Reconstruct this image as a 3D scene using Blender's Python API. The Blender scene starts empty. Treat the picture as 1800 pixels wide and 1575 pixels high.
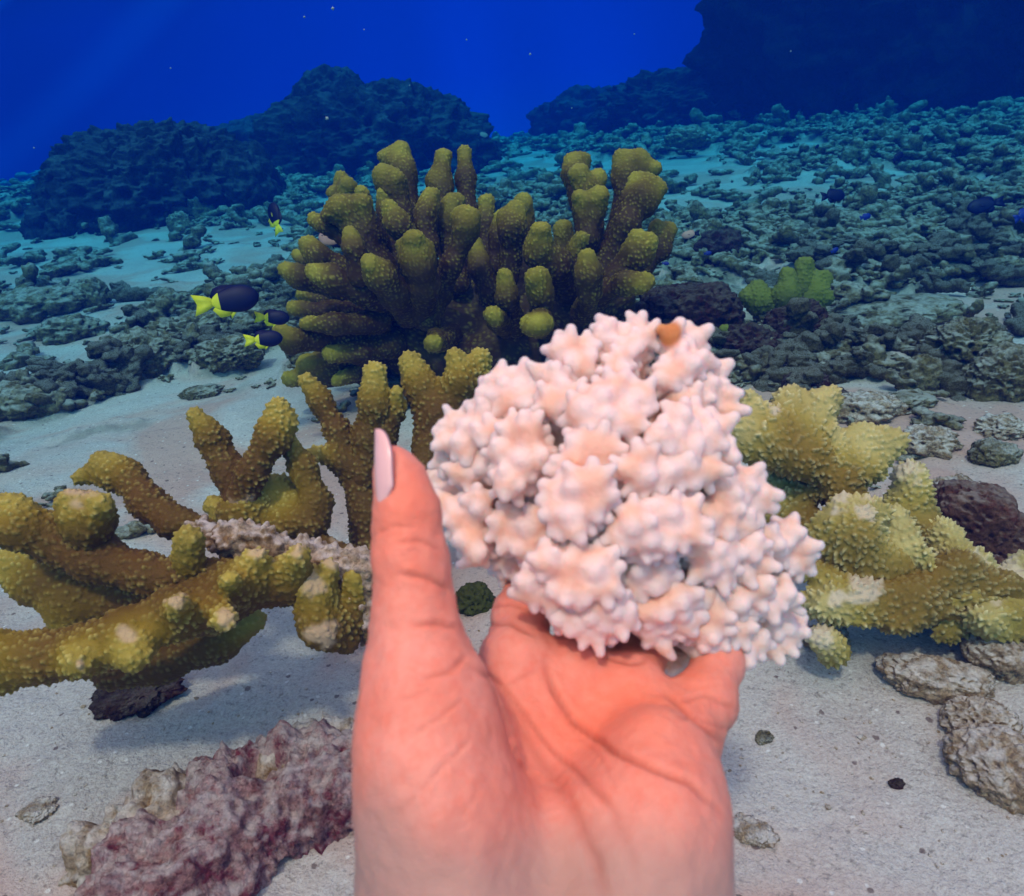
import bpy, math, random
import numpy as np
from mathutils import Vector, Matrix

SC = bpy.context.scene
COL = SC.collection
R = math.radians

# ------------------------------------------------------------------ camera
PW, PH, FPX = 1800.0, 1575.0, 1285.0
CAMP = np.array([0.0, 0.0, 0.40])
pitch, roll = R(23.2), R(4.6)
_fw = np.array([0, math.cos(pitch), -math.sin(pitch)])
_r0 = np.array([1.0, 0, 0])
_u0 = np.cross(_r0, _fw)
_rt = _r0 * math.cos(roll) - _u0 * math.sin(roll)
_up = _u0 * math.cos(roll) + _r0 * math.sin(roll)
cam_d = bpy.data.cameras.new('camera')
cam = bpy.data.objects.new('camera', cam_d)
COL.objects.link(cam)
cam_d.sensor_width = 36.0
cam_d.lens = FPX / PW * 36.0
cam_d.clip_start = 0.01
cam_d.clip_end = 200
m = Matrix.Identity(4)
for i in range(3):
    m[i][0], m[i][1], m[i][2], m[i][3] = _rt[i], _up[i], -_fw[i], CAMP[i]
cam.matrix_world = m
SC.camera = cam
cam_d.dof.use_dof = True
cam_d.dof.focus_distance = 0.95
cam_d.dof.aperture_fstop = 20.0

# ------------------------------------------------------------------ world (open water seen from below the surface)
world = bpy.data.worlds.new('World')
SC.world = world
world.use_nodes = True
wn, wl = world.node_tree.nodes, world.node_tree.links
for n in list(wn): wn.remove(n)
def wnode(t, **k):
    n = wn.new(t)
    for a, b in k.items(): setattr(n, a, b)
    return n
w_out = wnode('ShaderNodeOutputWorld'); w_bg = wnode('ShaderNodeBackground')
w_tc = wnode('ShaderNodeTexCoord'); w_sep = wnode('ShaderNodeSeparateXYZ')
wl.new(w_tc.outputs['Generated'], w_sep.inputs[0])
w_map = wnode('ShaderNodeMapRange'); w_map.inputs[1].default_value = -1; w_map.inputs[2].default_value = 1
wl.new(w_sep.outputs[2], w_map.inputs[0])
w_r = wnode('ShaderNodeValToRGB'); wl.new(w_map.outputs[0], w_r.inputs[0])
cr = w_r.color_ramp
WORLD_STOPS = [(0.0, (0.05, 0.05, 0.05)), (0.42, (0.005, 0.02, 0.10)), (0.50, (0.0, 0.044, 0.20)), (0.535, (0.0, 0.028, 0.20)), (0.60, (0.0, 0.018, 0.16)),
               (0.68, (0.20, 0.07, 0.20)), (0.82, (1.0, 0.18, 0.20)), (1.0, (1.6, 0.27, 0.26))]
cr.elements[0].position = WORLD_STOPS[0][0]; cr.elements[0].color = (*WORLD_STOPS[0][1], 1)
cr.elements[1].position = WORLD_STOPS[-1][0]; cr.elements[1].color = (*WORLD_STOPS[-1][1], 1)
for p, c in WORLD_STOPS[1:-1]:
    e = cr.elements.new(p); e.color = (*c, 1)
# broad uneven brightness of the open water
w_n = wnode('ShaderNodeTexNoise'); w_n.inputs['Scale'].default_value = 1.6; w_n.inputs['Detail'].default_value = 1
w_mp = wnode('ShaderNodeMapping'); w_mp.inputs['Rotation'].default_value = (0.3, 0.7, 0.5); w_mp.inputs['Scale'].default_value = (3.2, 0.9, 1.0)
wl.new(w_tc.outputs['Generated'], w_mp.inputs[0]); wl.new(w_mp.outputs[0], w_n.inputs[0])
w_m2 = wnode('ShaderNodeMapRange'); w_m2.inputs[1].default_value = .35; w_m2.inputs[2].default_value = .65; w_m2.inputs[3].default_value = .75; w_m2.inputs[4].default_value = 1.3
wl.new(w_n.outputs[0], w_m2.inputs[0])
w_dk = wnode('ShaderNodeMapRange'); w_dk.inputs[1].default_value = -.65; w_dk.inputs[2].default_value = -.1; w_dk.inputs[3].default_value = .1; w_dk.inputs[4].default_value = 1.05
wl.new(w_sep.outputs[0], w_dk.inputs[0])
w_mm = wnode('ShaderNodeMath', operation='MULTIPLY'); wl.new(w_m2.outputs[0], w_mm.inputs[0]); wl.new(w_dk.outputs[0], w_mm.inputs[1])
w_mul = wnode('ShaderNodeVectorMath', operation='SCALE')
wl.new(w_r.outputs[0], w_mul.inputs[0]); wl.new(w_mm.outputs[0], w_mul.inputs['Scale'])
# added warm fill glow, broad and soft, behind and above the camera
w_dot = wnode('ShaderNodeVectorMath', operation='DOT_PRODUCT'); wl.new(w_tc.outputs['Generated'], w_dot.inputs[0]); w_dot.inputs[1].default_value = Vector((-0.15, -0.80, 0.60)).normalized()
w_g = wnode('ShaderNodeMapRange'); w_g.interpolation_type = 'SMOOTHSTEP'; w_g.inputs[1].default_value = .25; w_g.inputs[2].default_value = 1.; wl.new(w_dot.outputs['Value'], w_g.inputs[0])
w_gc = wnode('ShaderNodeVectorMath', operation='SCALE'); w_gc.inputs[0].default_value = (5.2, .47, .28); wl.new(w_g.outputs[0], w_gc.inputs['Scale'])
w_add = wnode('ShaderNodeVectorMath', operation='ADD'); wl.new(w_mul.outputs[0], w_add.inputs[0]); wl.new(w_gc.outputs[0], w_add.inputs[1])
# faint shafts of sunlight slanting down through the open water
w_pd = wnode('ShaderNodeVectorMath', operation='DOT_PRODUCT'); wl.new(w_tc.outputs['Generated'], w_pd.inputs[0]); w_pd.inputs[1].default_value = (-.62, 0, .78)
w_n1 = wnode('ShaderNodeTexNoise'); w_n1.noise_dimensions = '1D'; w_n1.inputs['Scale'].default_value = 9; w_n1.inputs['Detail'].default_value = 1.5; wl.new(w_pd.outputs['Value'], w_n1.inputs['W'])
w_a = wnode('ShaderNodeMapRange'); w_a.inputs[1].default_value = .45; w_a.inputs[2].default_value = .75; wl.new(w_n1.outputs[0], w_a.inputs[0])
w_b = wnode('ShaderNodeMapRange'); w_b.interpolation_type = 'SMOOTHSTEP'; w_b.inputs[1].default_value = .20; w_b.inputs[2].default_value = .38; wl.new(w_pd.outputs['Value'], w_b.inputs[0])
w_c = wnode('ShaderNodeMath', operation='MULTIPLY'); wl.new(w_a.outputs[0], w_c.inputs[0]); wl.new(w_b.outputs[0], w_c.inputs[1])
w_bc = wnode('ShaderNodeVectorMath', operation='SCALE'); w_bc.inputs[0].default_value = (0.0, .13, .30); wl.new(w_c.outputs[0], w_bc.inputs['Scale'])
w_ad2 = wnode('ShaderNodeVectorMath', operation='ADD'); wl.new(w_add.outputs[0], w_ad2.inputs[0]); wl.new(w_bc.outputs[0], w_ad2.inputs[1])
wl.new(w_ad2.outputs[0], w_bg.inputs[0]); w_bg.inputs[1].default_value = 1.0
wl.new(w_bg.outputs[0], w_out.inputs[0])

sun_d = bpy.data.lights.new('sun', 'SUN'); sun_d.energy = 5.0; sun_d.angle = R(4); sun_d.color = (1.0, 0.130, 0.090)
sun = bpy.data.objects.new('sun', sun_d); COL.objects.link(sun)
SUNV = Vector((0.16, 0.60, -1.0)).normalized()      # the way the light travels
sun.rotation_euler = SUNV.to_track_quat('-Z', 'Y').to_euler()

SC.view_settings.view_transform = 'Standard'; SC.view_settings.look = 'None'
SC.view_settings.exposure = 1.28; SC.view_settings.gamma = 1
SC.cycles.use_denoising = True
SC.cycles.volume_bounces = 1
SC.cycles.max_bounces = 6
SC.cycles.diffuse_bounces = 3
SC.cycles.caustics_reflective = False; SC.cycles.caustics_refractive = False

# ------------------------------------------------------------------ numpy noise
def _hash(ix, iy, iz, seed):
    h = (ix.astype(np.int64) * 374761393 + iy.astype(np.int64) * 668265263 + iz.astype(np.int64) * 2147483647 + seed * 974634777) & 0xffffffff
    h = ((h ^ (h >> 13)) * 1274126177) & 0xffffffff
    h = (h ^ (h >> 16)) & 0xffffffff
    h = (h * 2246822519) & 0xffffffff
    return ((h ^ (h >> 15)) & 0xffffff) / float(0xffffff)
def vnoise(p, seed=0):
    p = np.asarray(p, float); i = np.floor(p); f = p - i; u = f * f * f * (f * (f * 6 - 15) + 10); i = i.astype(np.int64)
    out = np.zeros(len(p))
    for dx in (0, 1):
        wx = u[:, 0] if dx else 1 - u[:, 0]
        for dy in (0, 1):
            wy = u[:, 1] if dy else 1 - u[:, 1]
            for dz in (0, 1):
                wz = u[:, 2] if dz else 1 - u[:, 2]
                out += wx * wy * wz * _hash(i[:, 0] + dx, i[:, 1] + dy, i[:, 2] + dz, seed)
    return out * 2 - 1
def fbm(p, octs=4, seed=0, gain=0.5, ridged=False):
    p = np.asarray(p, float); a, tot, out = 1.0, 0.0, np.zeros(len(p))
    for o in range(octs):
        n = vnoise(p * 2.03 ** o + 17.3 * o, seed + o)
        out += a * ((1 - 2 * np.abs(n)) if ridged else n); tot += a; a *= gain
    return out / tot
def worley(p, seed=0):
    p = np.asarray(p, float); i = np.floor(p).astype(np.int64); f = p - i
    best = np.full(len(p), 9.0)
    for dx in (-1, 0, 1):
        for dy in (-1, 0, 1):
            for dz in (-1, 0, 1):
                a, b, c = i[:, 0] + dx, i[:, 1] + dy, i[:, 2] + dz
                qx = dx + .15 + .7 * _hash(a, b, c, seed) - f[:, 0]; qy = dy + .15 + .7 * _hash(a, b, c, seed + 7) - f[:, 1]; qz = dz + .15 + .7 * _hash(a, b, c, seed + 13) - f[:, 2]
                best = np.minimum(best, qx * qx + qy * qy + qz * qz)
    return np.sqrt(best)
def sstep(x, a, b):
    t = np.clip((x - a) / (b - a), 0, 1); return t * t * (3 - 2 * t)

# ------------------------------------------------------------------ pixel <-> world (the photograph's 1800 x 1575 frame)
def ray(px, py):
    return _fw + _rt * (px - PW / 2) / FPX - _up * (py - PH / 2) / FPX
def at(px, py, d):
    return CAMP + ray(px, py) * d
def proj(P):
    q = np.atleast_2d(P) - CAMP; z = q @ _fw; z = np.where(np.abs(z) < 1e-5, 1e-5, z)
    return PW / 2 + FPX * (q @ _rt) / z, PH / 2 - FPX * (q @ _up) / z, z

# ------------------------------------------------------------------ mesh builders
def make_obj(name, V, F, mat, parent=None, attrs=None, smooth=True, mats=None, mi=None):
    me = bpy.data.meshes.new(name)
    V = np.asarray(V, np.float32)
    F = [np.asarray(f, np.int32) for f in (F if isinstance(F, list) else [F]) if len(f)]
    me.vertices.add(len(V)); me.vertices.foreach_set('co', V.ravel())
    loops = np.concatenate([f.ravel() for f in F]); cnt = np.concatenate([np.full(len(f), f.shape[1]) for f in F])
    me.loops.add(len(loops)); me.loops.foreach_set('vertex_index', loops)
    me.polygons.add(len(cnt)); me.polygons.foreach_set('loop_start', np.concatenate([[0], np.cumsum(cnt)[:-1]]).astype(np.int32))
    me.polygons.foreach_set('loop_total', cnt.astype(np.int32))
    for m_ in (mats or [mat]): me.materials.append(m_)
    if mi is not None: me.polygons.foreach_set('material_index', np.asarray(mi, np.int32))
    me.update(calc_edges=True)
    me.polygons.foreach_set('use_smooth', np.full(len(cnt), bool(smooth)))
    for k, v in (attrs or {}).items():
        a = me.attributes.new(k, 'FLOAT', 'POINT'); a.data.foreach_set('value', np.asarray(v, np.float32))
    o = bpy.data.objects.new(name, me); COL.objects.link(o)
    if parent is not None:
        o.parent = parent; o.matrix_parent_inverse = Matrix.Translation(-parent.location) if False else Matrix.Identity(4)
        o.location = -parent.location
    return o
def recenter(o, c):
    """put the object's origin at c, keeping its shape in place"""
    o.data.transform(Matrix.Translation(-Vector(c))); o.location = Vector(c)
def tag(o, label=None, cat=None, group=None, kind=None):
    if label: o['label'] = label
    if cat: o['category'] = cat
    if group: o['group'] = group
    if kind: o['kind'] = kind
    return o
def empty(name, loc, label, cat, group=None):
    o = bpy.data.objects.new(name, None); COL.objects.link(o); o.location = Vector(loc); o.empty_display_size = .02
    return tag(o, label, cat, group)

class SDF:
    def __init__(s, prims, h, pad=0.004):
        """prims: list of (a, b, ra, rb, k)"""
        A = np.array([p[0] for p in prims]); B = np.array([p[1] for p in prims]); r = np.array([max(p[2], p[3]) for p in prims])[:, None]
        s.lo = np.minimum(A - r, B - r).min(0) - pad - 2 * h; hi = np.maximum(A + r, B + r).max(0) + pad + 2 * h
        s.h = h; s.n = np.ceil((hi - s.lo) / h).astype(int) + 1
        s.F = np.full(s.n, 1.0, np.float32)
        for p in prims: s.add(*p)
    def window(s, lo, hi):
        i0 = np.maximum(np.floor((lo - s.lo) / s.h).astype(int), 0); i1 = np.minimum(np.ceil((hi - s.lo) / s.h).astype(int) + 1, s.n)
        sl = tuple(slice(a, b) for a, b in zip(i0, i1))
        g = [s.lo[i] + s.h * np.arange(i0[i], i1[i]) for i in range(3)]
        return sl, g[0][:, None, None].astype(np.float32), g[1][None, :, None].astype(np.float32), g[2][None, None, :].astype(np.float32)
    def add(s, a, b, ra, rb, k):
        a = np.asarray(a, float); b = np.asarray(b, float); m_ = max(ra, rb) + k + 3 * s.h
        sl, X, Y, Z = s.window(np.minimum(a, b) - m_, np.maximum(a, b) + m_)
        ab = b - a; L = float(ab @ ab) + 1e-12
        t = np.clip(((X - a[0]) * ab[0] + (Y - a[1]) * ab[1] + (Z - a[2]) * ab[2]) / L, 0, 1)
        d = np.sqrt((X - a[0] - t * ab[0]) ** 2 + (Y - a[1] - t * ab[1]) ** 2 + (Z - a[2] - t * ab[2]) ** 2) - (ra + (rb - ra) * t)
        C = s.F[sl]
        hh = np.clip(k - np.abs(C - d), 0, None) / k
        s.F[sl] = np.minimum(C, d) - hh * hh * k * .25
    def cut(s, c, r, k):
        c = np.asarray(c, float); m_ = r + k + 3 * s.h
        sl, X, Y, Z = s.window(c - m_, c + m_)
        d = -(np.sqrt((X - c[0]) ** 2 + (Y - c[1]) ** 2 + (Z - c[2]) ** 2) - r)
        C = s.F[sl]; hh = np.clip(k - np.abs(C - d), 0, None) / k
        s.F[sl] = np.maximum(C, d) + hh * hh * k * .25
    def mesh(s):
        F = s.F; n = np.array(F.shape); ins = F < 0
        acc = np.zeros(tuple(n - 1) + (3,), np.float32); cnt = np.zeros(tuple(n - 1), np.float32)
        for ax in range(3):
            sa = [slice(None)] * 3; sb = [slice(None)] * 3; sa[ax] = slice(0, -1); sb[ax] = slice(1, None)
            f0, f1 = F[tuple(sa)], F[tuple(sb)]
            cross = ins[tuple(sa)] != ins[tuple(sb)]
            t = np.where(cross, f0 / np.where(cross, f0 - f1, 1), 0)
            o1, o2 = [a for a in range(3) if a != ax]
            for d1 in (0, 1):
                for d2 in (0, 1):
                    sl = [slice(None)] * 3
                    sl[o1] = slice(d1, n[o1] - 1 + d1); sl[o2] = slice(d2, n[o2] - 1 + d2); sl = tuple(sl)
                    c = cross[sl]; cnt += c
                    acc[..., ax] += np.where(c, t[sl], 0); acc[..., o1] += c * d1; acc[..., o2] += c * d2
        act = cnt > 0; idx = np.full(act.shape, -1, np.int64); ijk = np.argwhere(act); idx[act] = np.arange(len(ijk))
        V = s.lo + s.h * (ijk + acc[act] / cnt[act][:, None])
        Q = []
        for ax in range(3):
            sa = [slice(None)] * 3; sb = [slice(None)] * 3; sa[ax] = slice(0, -1); sb[ax] = slice(1, None)
            a, b = ins[tuple(sa)], ins[tuple(sb)]; e = np.argwhere(a != b); o1, o2 = (ax + 1) % 3, (ax + 2) % 3
            if not len(e): continue
            e = e[(e[:, o1] > 0) & (e[:, o2] > 0) & (e[:, o1] < n[o1] - 1) & (e[:, o2] < n[o2] - 1)]
            def g(a1, a2):
                q = e.copy(); q[:, o1] -= a1; q[:, o2] -= a2; return idx[q[:, 0], q[:, 1], q[:, 2]]
            q = np.stack([g(1, 1), g(0, 1), g(0, 0), g(1, 0)], 1)
            flip = ~a[tuple(e.T)]
            q[flip] = q[flip][:, ::-1]; Q.append(q)
        return V, np.concatenate(Q)
def vnormals(V, Q):
    n = np.cross(V[Q[:, 2]] - V[Q[:, 0]], V[Q[:, 3]] - V[Q[:, 1]]) if Q.shape[1] == 4 else np.cross(V[Q[:, 1]] - V[Q[:, 0]], V[Q[:, 2]] - V[Q[:, 0]])
    N = np.zeros_like(V)
    for j in range(Q.shape[1]):
        for a in range(3): N[:, a] += np.bincount(Q[:, j], n[:, a], len(V))
    return N / (np.linalg.norm(N, axis=1, keepdims=True) + 1e-12)

# ------------------------------------------------------------------ materials
def new_mat(name):
    m_ = bpy.data.materials.new(name); m_.use_nodes = True; nt = m_.node_tree
    for n in list(nt.nodes): nt.nodes.remove(n)
    o = nt.nodes.new('ShaderNodeOutputMaterial'); b = nt.nodes.new('ShaderNodeBsdfPrincipled'); nt.links.new(b.outputs[0], o.inputs[0])
    return m_, nt, b
class NB:
    def __init__(s, nt): s.nt = nt; s.tc = nt.nodes.new('ShaderNodeTexCoord')
    def L(s, a, b): s.nt.links.new(a, b)
    def noise(s, scale, detail=4, rough=.55, vec=None, dist=0):
        n = s.nt.nodes.new('ShaderNodeTexNoise'); n.inputs['Scale'].default_value = scale; n.inputs['Detail'].default_value = detail; n.inputs['Roughness'].default_value = rough; n.inputs['Distortion'].default_value = dist
        s.L(vec or s.tc.outputs['Object'], n.inputs['Vector']); return n.outputs[0]
    def vor(s, scale, vec=None):
        n = s.nt.nodes.new('ShaderNodeTexVoronoi'); n.inputs['Scale'].default_value = scale; s.L(vec or s.tc.outputs['Object'], n.inputs['Vector']); return n.outputs['Distance']
    def ramp(s, fac, stops):
        n = s.nt.nodes.new('ShaderNodeValToRGB'); s.L(fac, n.inputs[0]); e = n.color_ramp.elements
        for i, (p, c) in enumerate(stops):
            q = e[i] if i < 2 else e.new(p)
            q.position = p; q.color = (*c, 1) if len(c) == 3 else c
        return n.outputs[0]
    def rng(s, fac, a, b, c=0., d=1.):
        n = s.nt.nodes.new('ShaderNodeMapRange'); s.L(fac, n.inputs[0])
        for i, v in enumerate((a, b, c, d)): n.inputs[i + 1].default_value = v
        return n.outputs[0]
    def mix(s, fac, a, b):
        n = s.nt.nodes.new('ShaderNodeMix'); n.data_type = 'RGBA'
        if isinstance(fac, (int, float)): n.inputs[0].default_value = fac
        else: s.L(fac, n.inputs[0])
        for i, v in ((6, a), (7, b)):
            if isinstance(v, tuple): n.inputs[i].default_value = (*v, 1)
            else: s.L(v, n.inputs[i])
        return n.outputs[2]
    def math(s, op, a, b=0.):
        n = s.nt.nodes.new('ShaderNodeMath'); n.operation = op
        for i, v in enumerate((a, b)):
            if isinstance(v, (int, float)): n.inputs[i].default_value = v
            else: s.L(v, n.inputs[i])
        return n.outputs[0]
    def attr(s, name):
        n = s.nt.nodes.new('ShaderNodeAttribute'); n.attribute_name = name; return n.outputs['Fac']
    def nz(s):
        g = s.nt.nodes.new('ShaderNodeNewGeometry'); q = s.nt.nodes.new('ShaderNodeSeparateXYZ'); s.L(g.outputs['Normal'], q.inputs[0]); return q.outputs[2]
    def rnd(s):
        g = s.nt.nodes.new('ShaderNodeObjectInfo'); return g.outputs['Random']
    def bump(s, h, dist, bsdf, strength=1.0, prev=None):
        n = s.nt.nodes.new('ShaderNodeBump'); n.inputs['Distance'].default_value = dist; n.inputs['Strength'].default_value = strength; s.L(h, n.inputs['Height'])
        if prev is not None: s.L(prev, n.inputs['Normal'])
        s.L(n.outputs[0], bsdf.inputs['Normal']); return n.outputs[0]

def coral_mat(name, low, mid, tip, nub, rough=.65, patch=None, fuzz=260):
    m_, nt, b = new_mat(name); B = NB(nt)
    t = B.attr('tip'); c = B.ramp(t, [(0.0, low), (1.0, tip), (.45, mid)])
    v = B.noise(22, 4, .6); c = B.mix(B.rng(v, .35, .7, 0, .45), c, tuple(x * .45 for x in mid))
    w = B.attr('nub'); c = B.mix(B.math('MULTIPLY', w, .75), c, nub)
    if patch:
        p = B.math('MULTIPLY', B.attr('patch'), .7); c = B.mix(p, c, patch)
    B.L(c, b.inputs['Base Color']); b.inputs['Roughness'].default_value = rough; b.inputs['Specular IOR Level'].default_value = .25
    b.inputs['Subsurface Weight'].default_value = .0
    B.bump(B.noise(fuzz, 3, .7), .002, b, .6)
    return m_
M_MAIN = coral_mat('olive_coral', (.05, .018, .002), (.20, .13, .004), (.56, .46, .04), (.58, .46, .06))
M_NEAR = coral_mat('amber_coral', (.12, .055, .003), (.26, .17, .006), (.52, .42, .07), (.66, .56, .16), patch=(.66, .48, .30), fuzz=400)
M_PALE = coral_mat('tan_coral', (.22, .13, .01), (.42, .32, .06), (.68, .58, .24), (.84, .74, .38), patch=(.74, .62, .48), fuzz=400)
M_GREEN = coral_mat('green_coral', (.05, .05, .003), (.17, .18, .006), (.25, .25, .03), (.22, .22, .03))

def rock_mat(name, cols, dust=(.55, .56, .55), dust_amt=.75, purple=None, scale=9, bump=.006):
    m_, nt, b = new_mat(name); B = NB(nt)
    n = B.noise(scale, 6, .65); c = B.ramp(n, [(.28, cols[0]), (.75, cols[2]), (.5, cols[1])])
    if purple:
        q = B.noise(scale * 1.7, 5, .7); c = B.mix(B.rng(q, .52, .60), c, purple)
    fine = B.noise(scale * 9, 3, .7)
    c = B.mix(B.rng(fine, .42, .62, 0, .55), c, tuple(x * .35 for x in cols[0]))
    d = B.math('MULTIPLY', B.rng(B.nz(), .3, .9), B.rng(B.noise(scale * 2.5, 4, .65), .38, .58)); c = B.mix(B.math('MULTIPLY', d, dust_amt), c, dust)
    B.L(c, b.inputs['Base Color']); b.inputs['Roughness'].default_value = .9; b.inputs['Specular IOR Level'].default_value = .15
    p = B.bump(B.noise(scale * 6, 5, .7), bump, b, 1.0)
    p = B.bump(B.rng(B.vor(scale * 5), 0., .6, 1, 0), bump * .7, b, .8, p)
    B.bump(B.noise(scale * 25, 3, .7), bump * .35, b, 1.0, p)
    return m_
M_RUB = rock_mat('rubble', ((.06, .045, .008), (.28, .21, .07), (.52, .43, .24)), dust=(.64, .62, .54), dust_amt=.9, scale=16, bump=.010)
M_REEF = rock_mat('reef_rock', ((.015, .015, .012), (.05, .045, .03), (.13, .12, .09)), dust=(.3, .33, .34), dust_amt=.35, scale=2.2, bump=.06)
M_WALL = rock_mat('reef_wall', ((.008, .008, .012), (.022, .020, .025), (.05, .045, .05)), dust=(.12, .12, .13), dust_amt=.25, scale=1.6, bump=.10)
M_PURP = rock_mat('purple_rock', ((.03, .012, .006), (.08, .035, .02), (.16, .10, .06)), dust=(.3, .27, .22), dust_amt=.35, purple=(.10, .025, .018), scale=26, bump=.006)
M_RED = rock_mat('maroon_rock', ((.09, .03, .015), (.20, .09, .055), (.36, .23, .16)), dust=(.5, .45, .40), dust_amt=.45, purple=(.18, .055, .035), scale=30, bump=.004)
M_PINK = rock_mat('encrusted_rock', ((.20, .05, .04), (.56, .28, .26), (.84, .66, .62)), dust=(.90, .80, .77), dust_amt=.62, purple=(.30, .06, .08), scale=38, bump=.004)
M_CREAM = rock_mat('cream_rock', ((.26, .15, .06), (.60, .42, .26), (.82, .68, .52)), dust=(.92, .82, .75), dust_amt=.9, purple=(.42, .25, .10), scale=34, bump=.004)

def sand_mat():
    m_, nt, b = new_mat('sand'); B = NB(nt)
    n1 = B.noise(3.5, 5, .6); c = B.ramp(n1, [(.3, (.42, .35, .32)), (.7, (.64, .56, .51))])
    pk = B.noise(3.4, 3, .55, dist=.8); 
    g = B.noise(420, 2, .8); c = B.mix(B.rng(g, .35, .66, 0, .5), c, (.80, .77, .73))
    c = B.mix(B.rng(pk, .45, .57, 0, .75), c, (.60, .34, .27))  # pink patches put warm near light into the sand colour
    g2 = B.noise(170, 3, .8); c = B.mix(B.rng(g2, .56, .68, 0, .6), c, (.20, .17, .15))
    sp = B.math('ADD', B.vor(48), B.math('MULTIPLY', B.noise(120, 3, .7), .35)); c = B.mix(B.rng(sp, .25, .29, .8, 0), c, (.14, .09, .08))
    wsp = B.math('ADD', B.vor(70), B.math('MULTIPLY', B.noise(150, 3, .7), .3)); c = B.mix(B.rng(wsp, .23, .27, .8, 0), c, (.85, .80, .76))
    c = B.mix(B.rng(B.attr('rub'), .1, .8, 0, .9), c, B.ramp(B.noise(40, 5, .7), [(.3, (.08, .075, .05)), (.7, (.36, .34, .26))]))
    B.L(c, b.inputs['Base Color']); b.inputs['Roughness'].default_value = .95; b.inputs['Specular IOR Level'].default_value = .1
    p = B.bump(B.noise(60, 5, .7), .006, b, .8)
    B.bump(B.noise(350, 2, .8), .0015, b, .8, p)
    return m_
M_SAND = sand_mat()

def bleached_mat():
    m_, nt, b = new_mat('bleached_coral'); B = NB(nt)
    t = B.attr('tip'); c = B.ramp(t, [(0., (.98, .62, .46)), (1., (.98, .80, .74)), (.5, (.98, .75, .66))])
    c = B.mix(B.attr('patch'), c, (.55, .22, .03))
    B.L(c, b.inputs['Base Color']); b.inputs['Roughness'].default_value = .55; b.inputs['Specular IOR Level'].default_value = .3
    b.inputs['Subsurface Weight'].default_value = .7; b.inputs['Subsurface Scale'].default_value = .009; b.inputs['Subsurface Radius'].default_value = (1., .55, .42)
    B.bump(B.noise(900, 3, .7), .0006, b, .7)
    return m_
M_BLEACH = bleached_mat()
def skin_mat():
    m_, nt, b = new_mat('skin'); B = NB(nt)
    n = B.noise(55, 4, .55); c = B.ramp(n, [(.3, (.78, .28, .185)), (.72, (.86, .40, .30))])
    c = B.mix(B.rng(B.noise(300, 3, .6), .45, .7, 0, .35), c, (.80, .20, .11))
    c = B.mix(B.attr('blush'), c, (.95, .27, .14))
    c = B.mix(B.attr('pale'), c, (.42, .31, .26))  # paler heel skin, with the cool shade at the wrist painted in
    c = B.mix(B.math('MULTIPLY', B.attr('crease'), .6), c, (.42, .10, .06))
    B.L(c, b.inputs['Base Color']); b.inputs['Roughness'].default_value = .5; b.inputs['Specular IOR Level'].default_value = .3
    b.inputs['Subsurface Weight'].default_value = .35; b.inputs['Subsurface Scale'].default_value = .004; b.inputs['Subsurface Radius'].default_value = (1., .35, .2)
    p = B.bump(B.noise(160, 4, .6), .0010, b, .5)
    B.bump(B.vor(1500), .0002, b, .5, p)
    return m_
M_SKIN = skin_mat()
def plain(name, col, rough=.5, spec=.4, coat=0):
    m_, nt, b = new_mat(name); B = NB(nt)
    c = B.mix(B.rng(B.noise(80, 3), .35, .7, 0, .3), col, tuple(x * .6 for x in col)); B.L(c, b.inputs['Base Color'])
    b.inputs['Roughness'].default_value = rough; b.inputs['Specular IOR Level'].default_value = spec; b.inputs['Coat Weight'].default_value = coat
    return m_
M_NAIL = plain('nail', (.93, .66, .62), .25, .5, .4)
M_NAVY = plain('navy_scales', (.002, .003, .045), .5, .22)
M_YEL = plain('yellow_fin', (.75, .72, .02), .5, .3)
M_EYE = plain('eye', (.02, .02, .02), .2, .6)
M_PINKFISH = plain('pink_scales', (.55, .30, .24), .5, .3)
M_BLUEFISH = plain('blue_scales', (.01, .02, .25), .4, .4)

# ------------------------------------------------------------------ seabed
def clump(x, y):
    P = np.stack([x * .9, y * .9, 0 * x], 1)
    r = np.sqrt(x * x + y * y)
    c = fbm(P, 3, 5) + .75 * fbm(P * 5, 4, 9) + .15 * sstep(x, -.3, 1.2) - .02 - .10 * sstep(r, 2.2, 3.5) * (1 - sstep(x, 1.2, 2.2))
    near = sstep(r, .75 + .45 * (1 - sstep(x, -.4, .3)), 1.5)
    return sstep(c + .10, -.05, .22) * near
def terrain(x, y):
    x = np.atleast_1d(np.asarray(x, float)); y = np.atleast_1d(np.asarray(y, float))
    r = np.sqrt(x * x + y * y)
    P = np.stack([x, y, 0 * x], 1)
    z = .03 * fbm(P * 1.4, 3, 1) * sstep(r, .2, 1.2) + .010 * fbm(P * 6, 3, 2) + .0022 * fbm(P * 34, 3, 6) * (1 - sstep(r, 1.2, 2.))
    z += .10 * fbm(P * .35, 2, 4) * sstep(r, 2.5, 7)
    z += .050 * np.clip(np.minimum(r, 6.0) - 2.0, 0, None) * (1 + .25 * sstep(x, -1., 1.8))
    c = clump(x, y)
    z += sstep(c, .35, 1.) * (.012 + .030 * fbm(P * 10, 5, 3, .65, True)) * (1 + .5 * sstep(r, 2, 6))
    return z
def gz(x, y): return float(terrain(x, y)[0])
def ground(px, py):
    d = ray(px, py); t = .1
    if d[2] >= -1e-3: t = 30.
    else:
        t = -CAMP[2] / d[2]
        for _ in range(6):
            p = CAMP + d * t; t += (gz(p[0], p[1]) - p[2]) / d[2] * .8
    return CAMP + d * t
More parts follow.
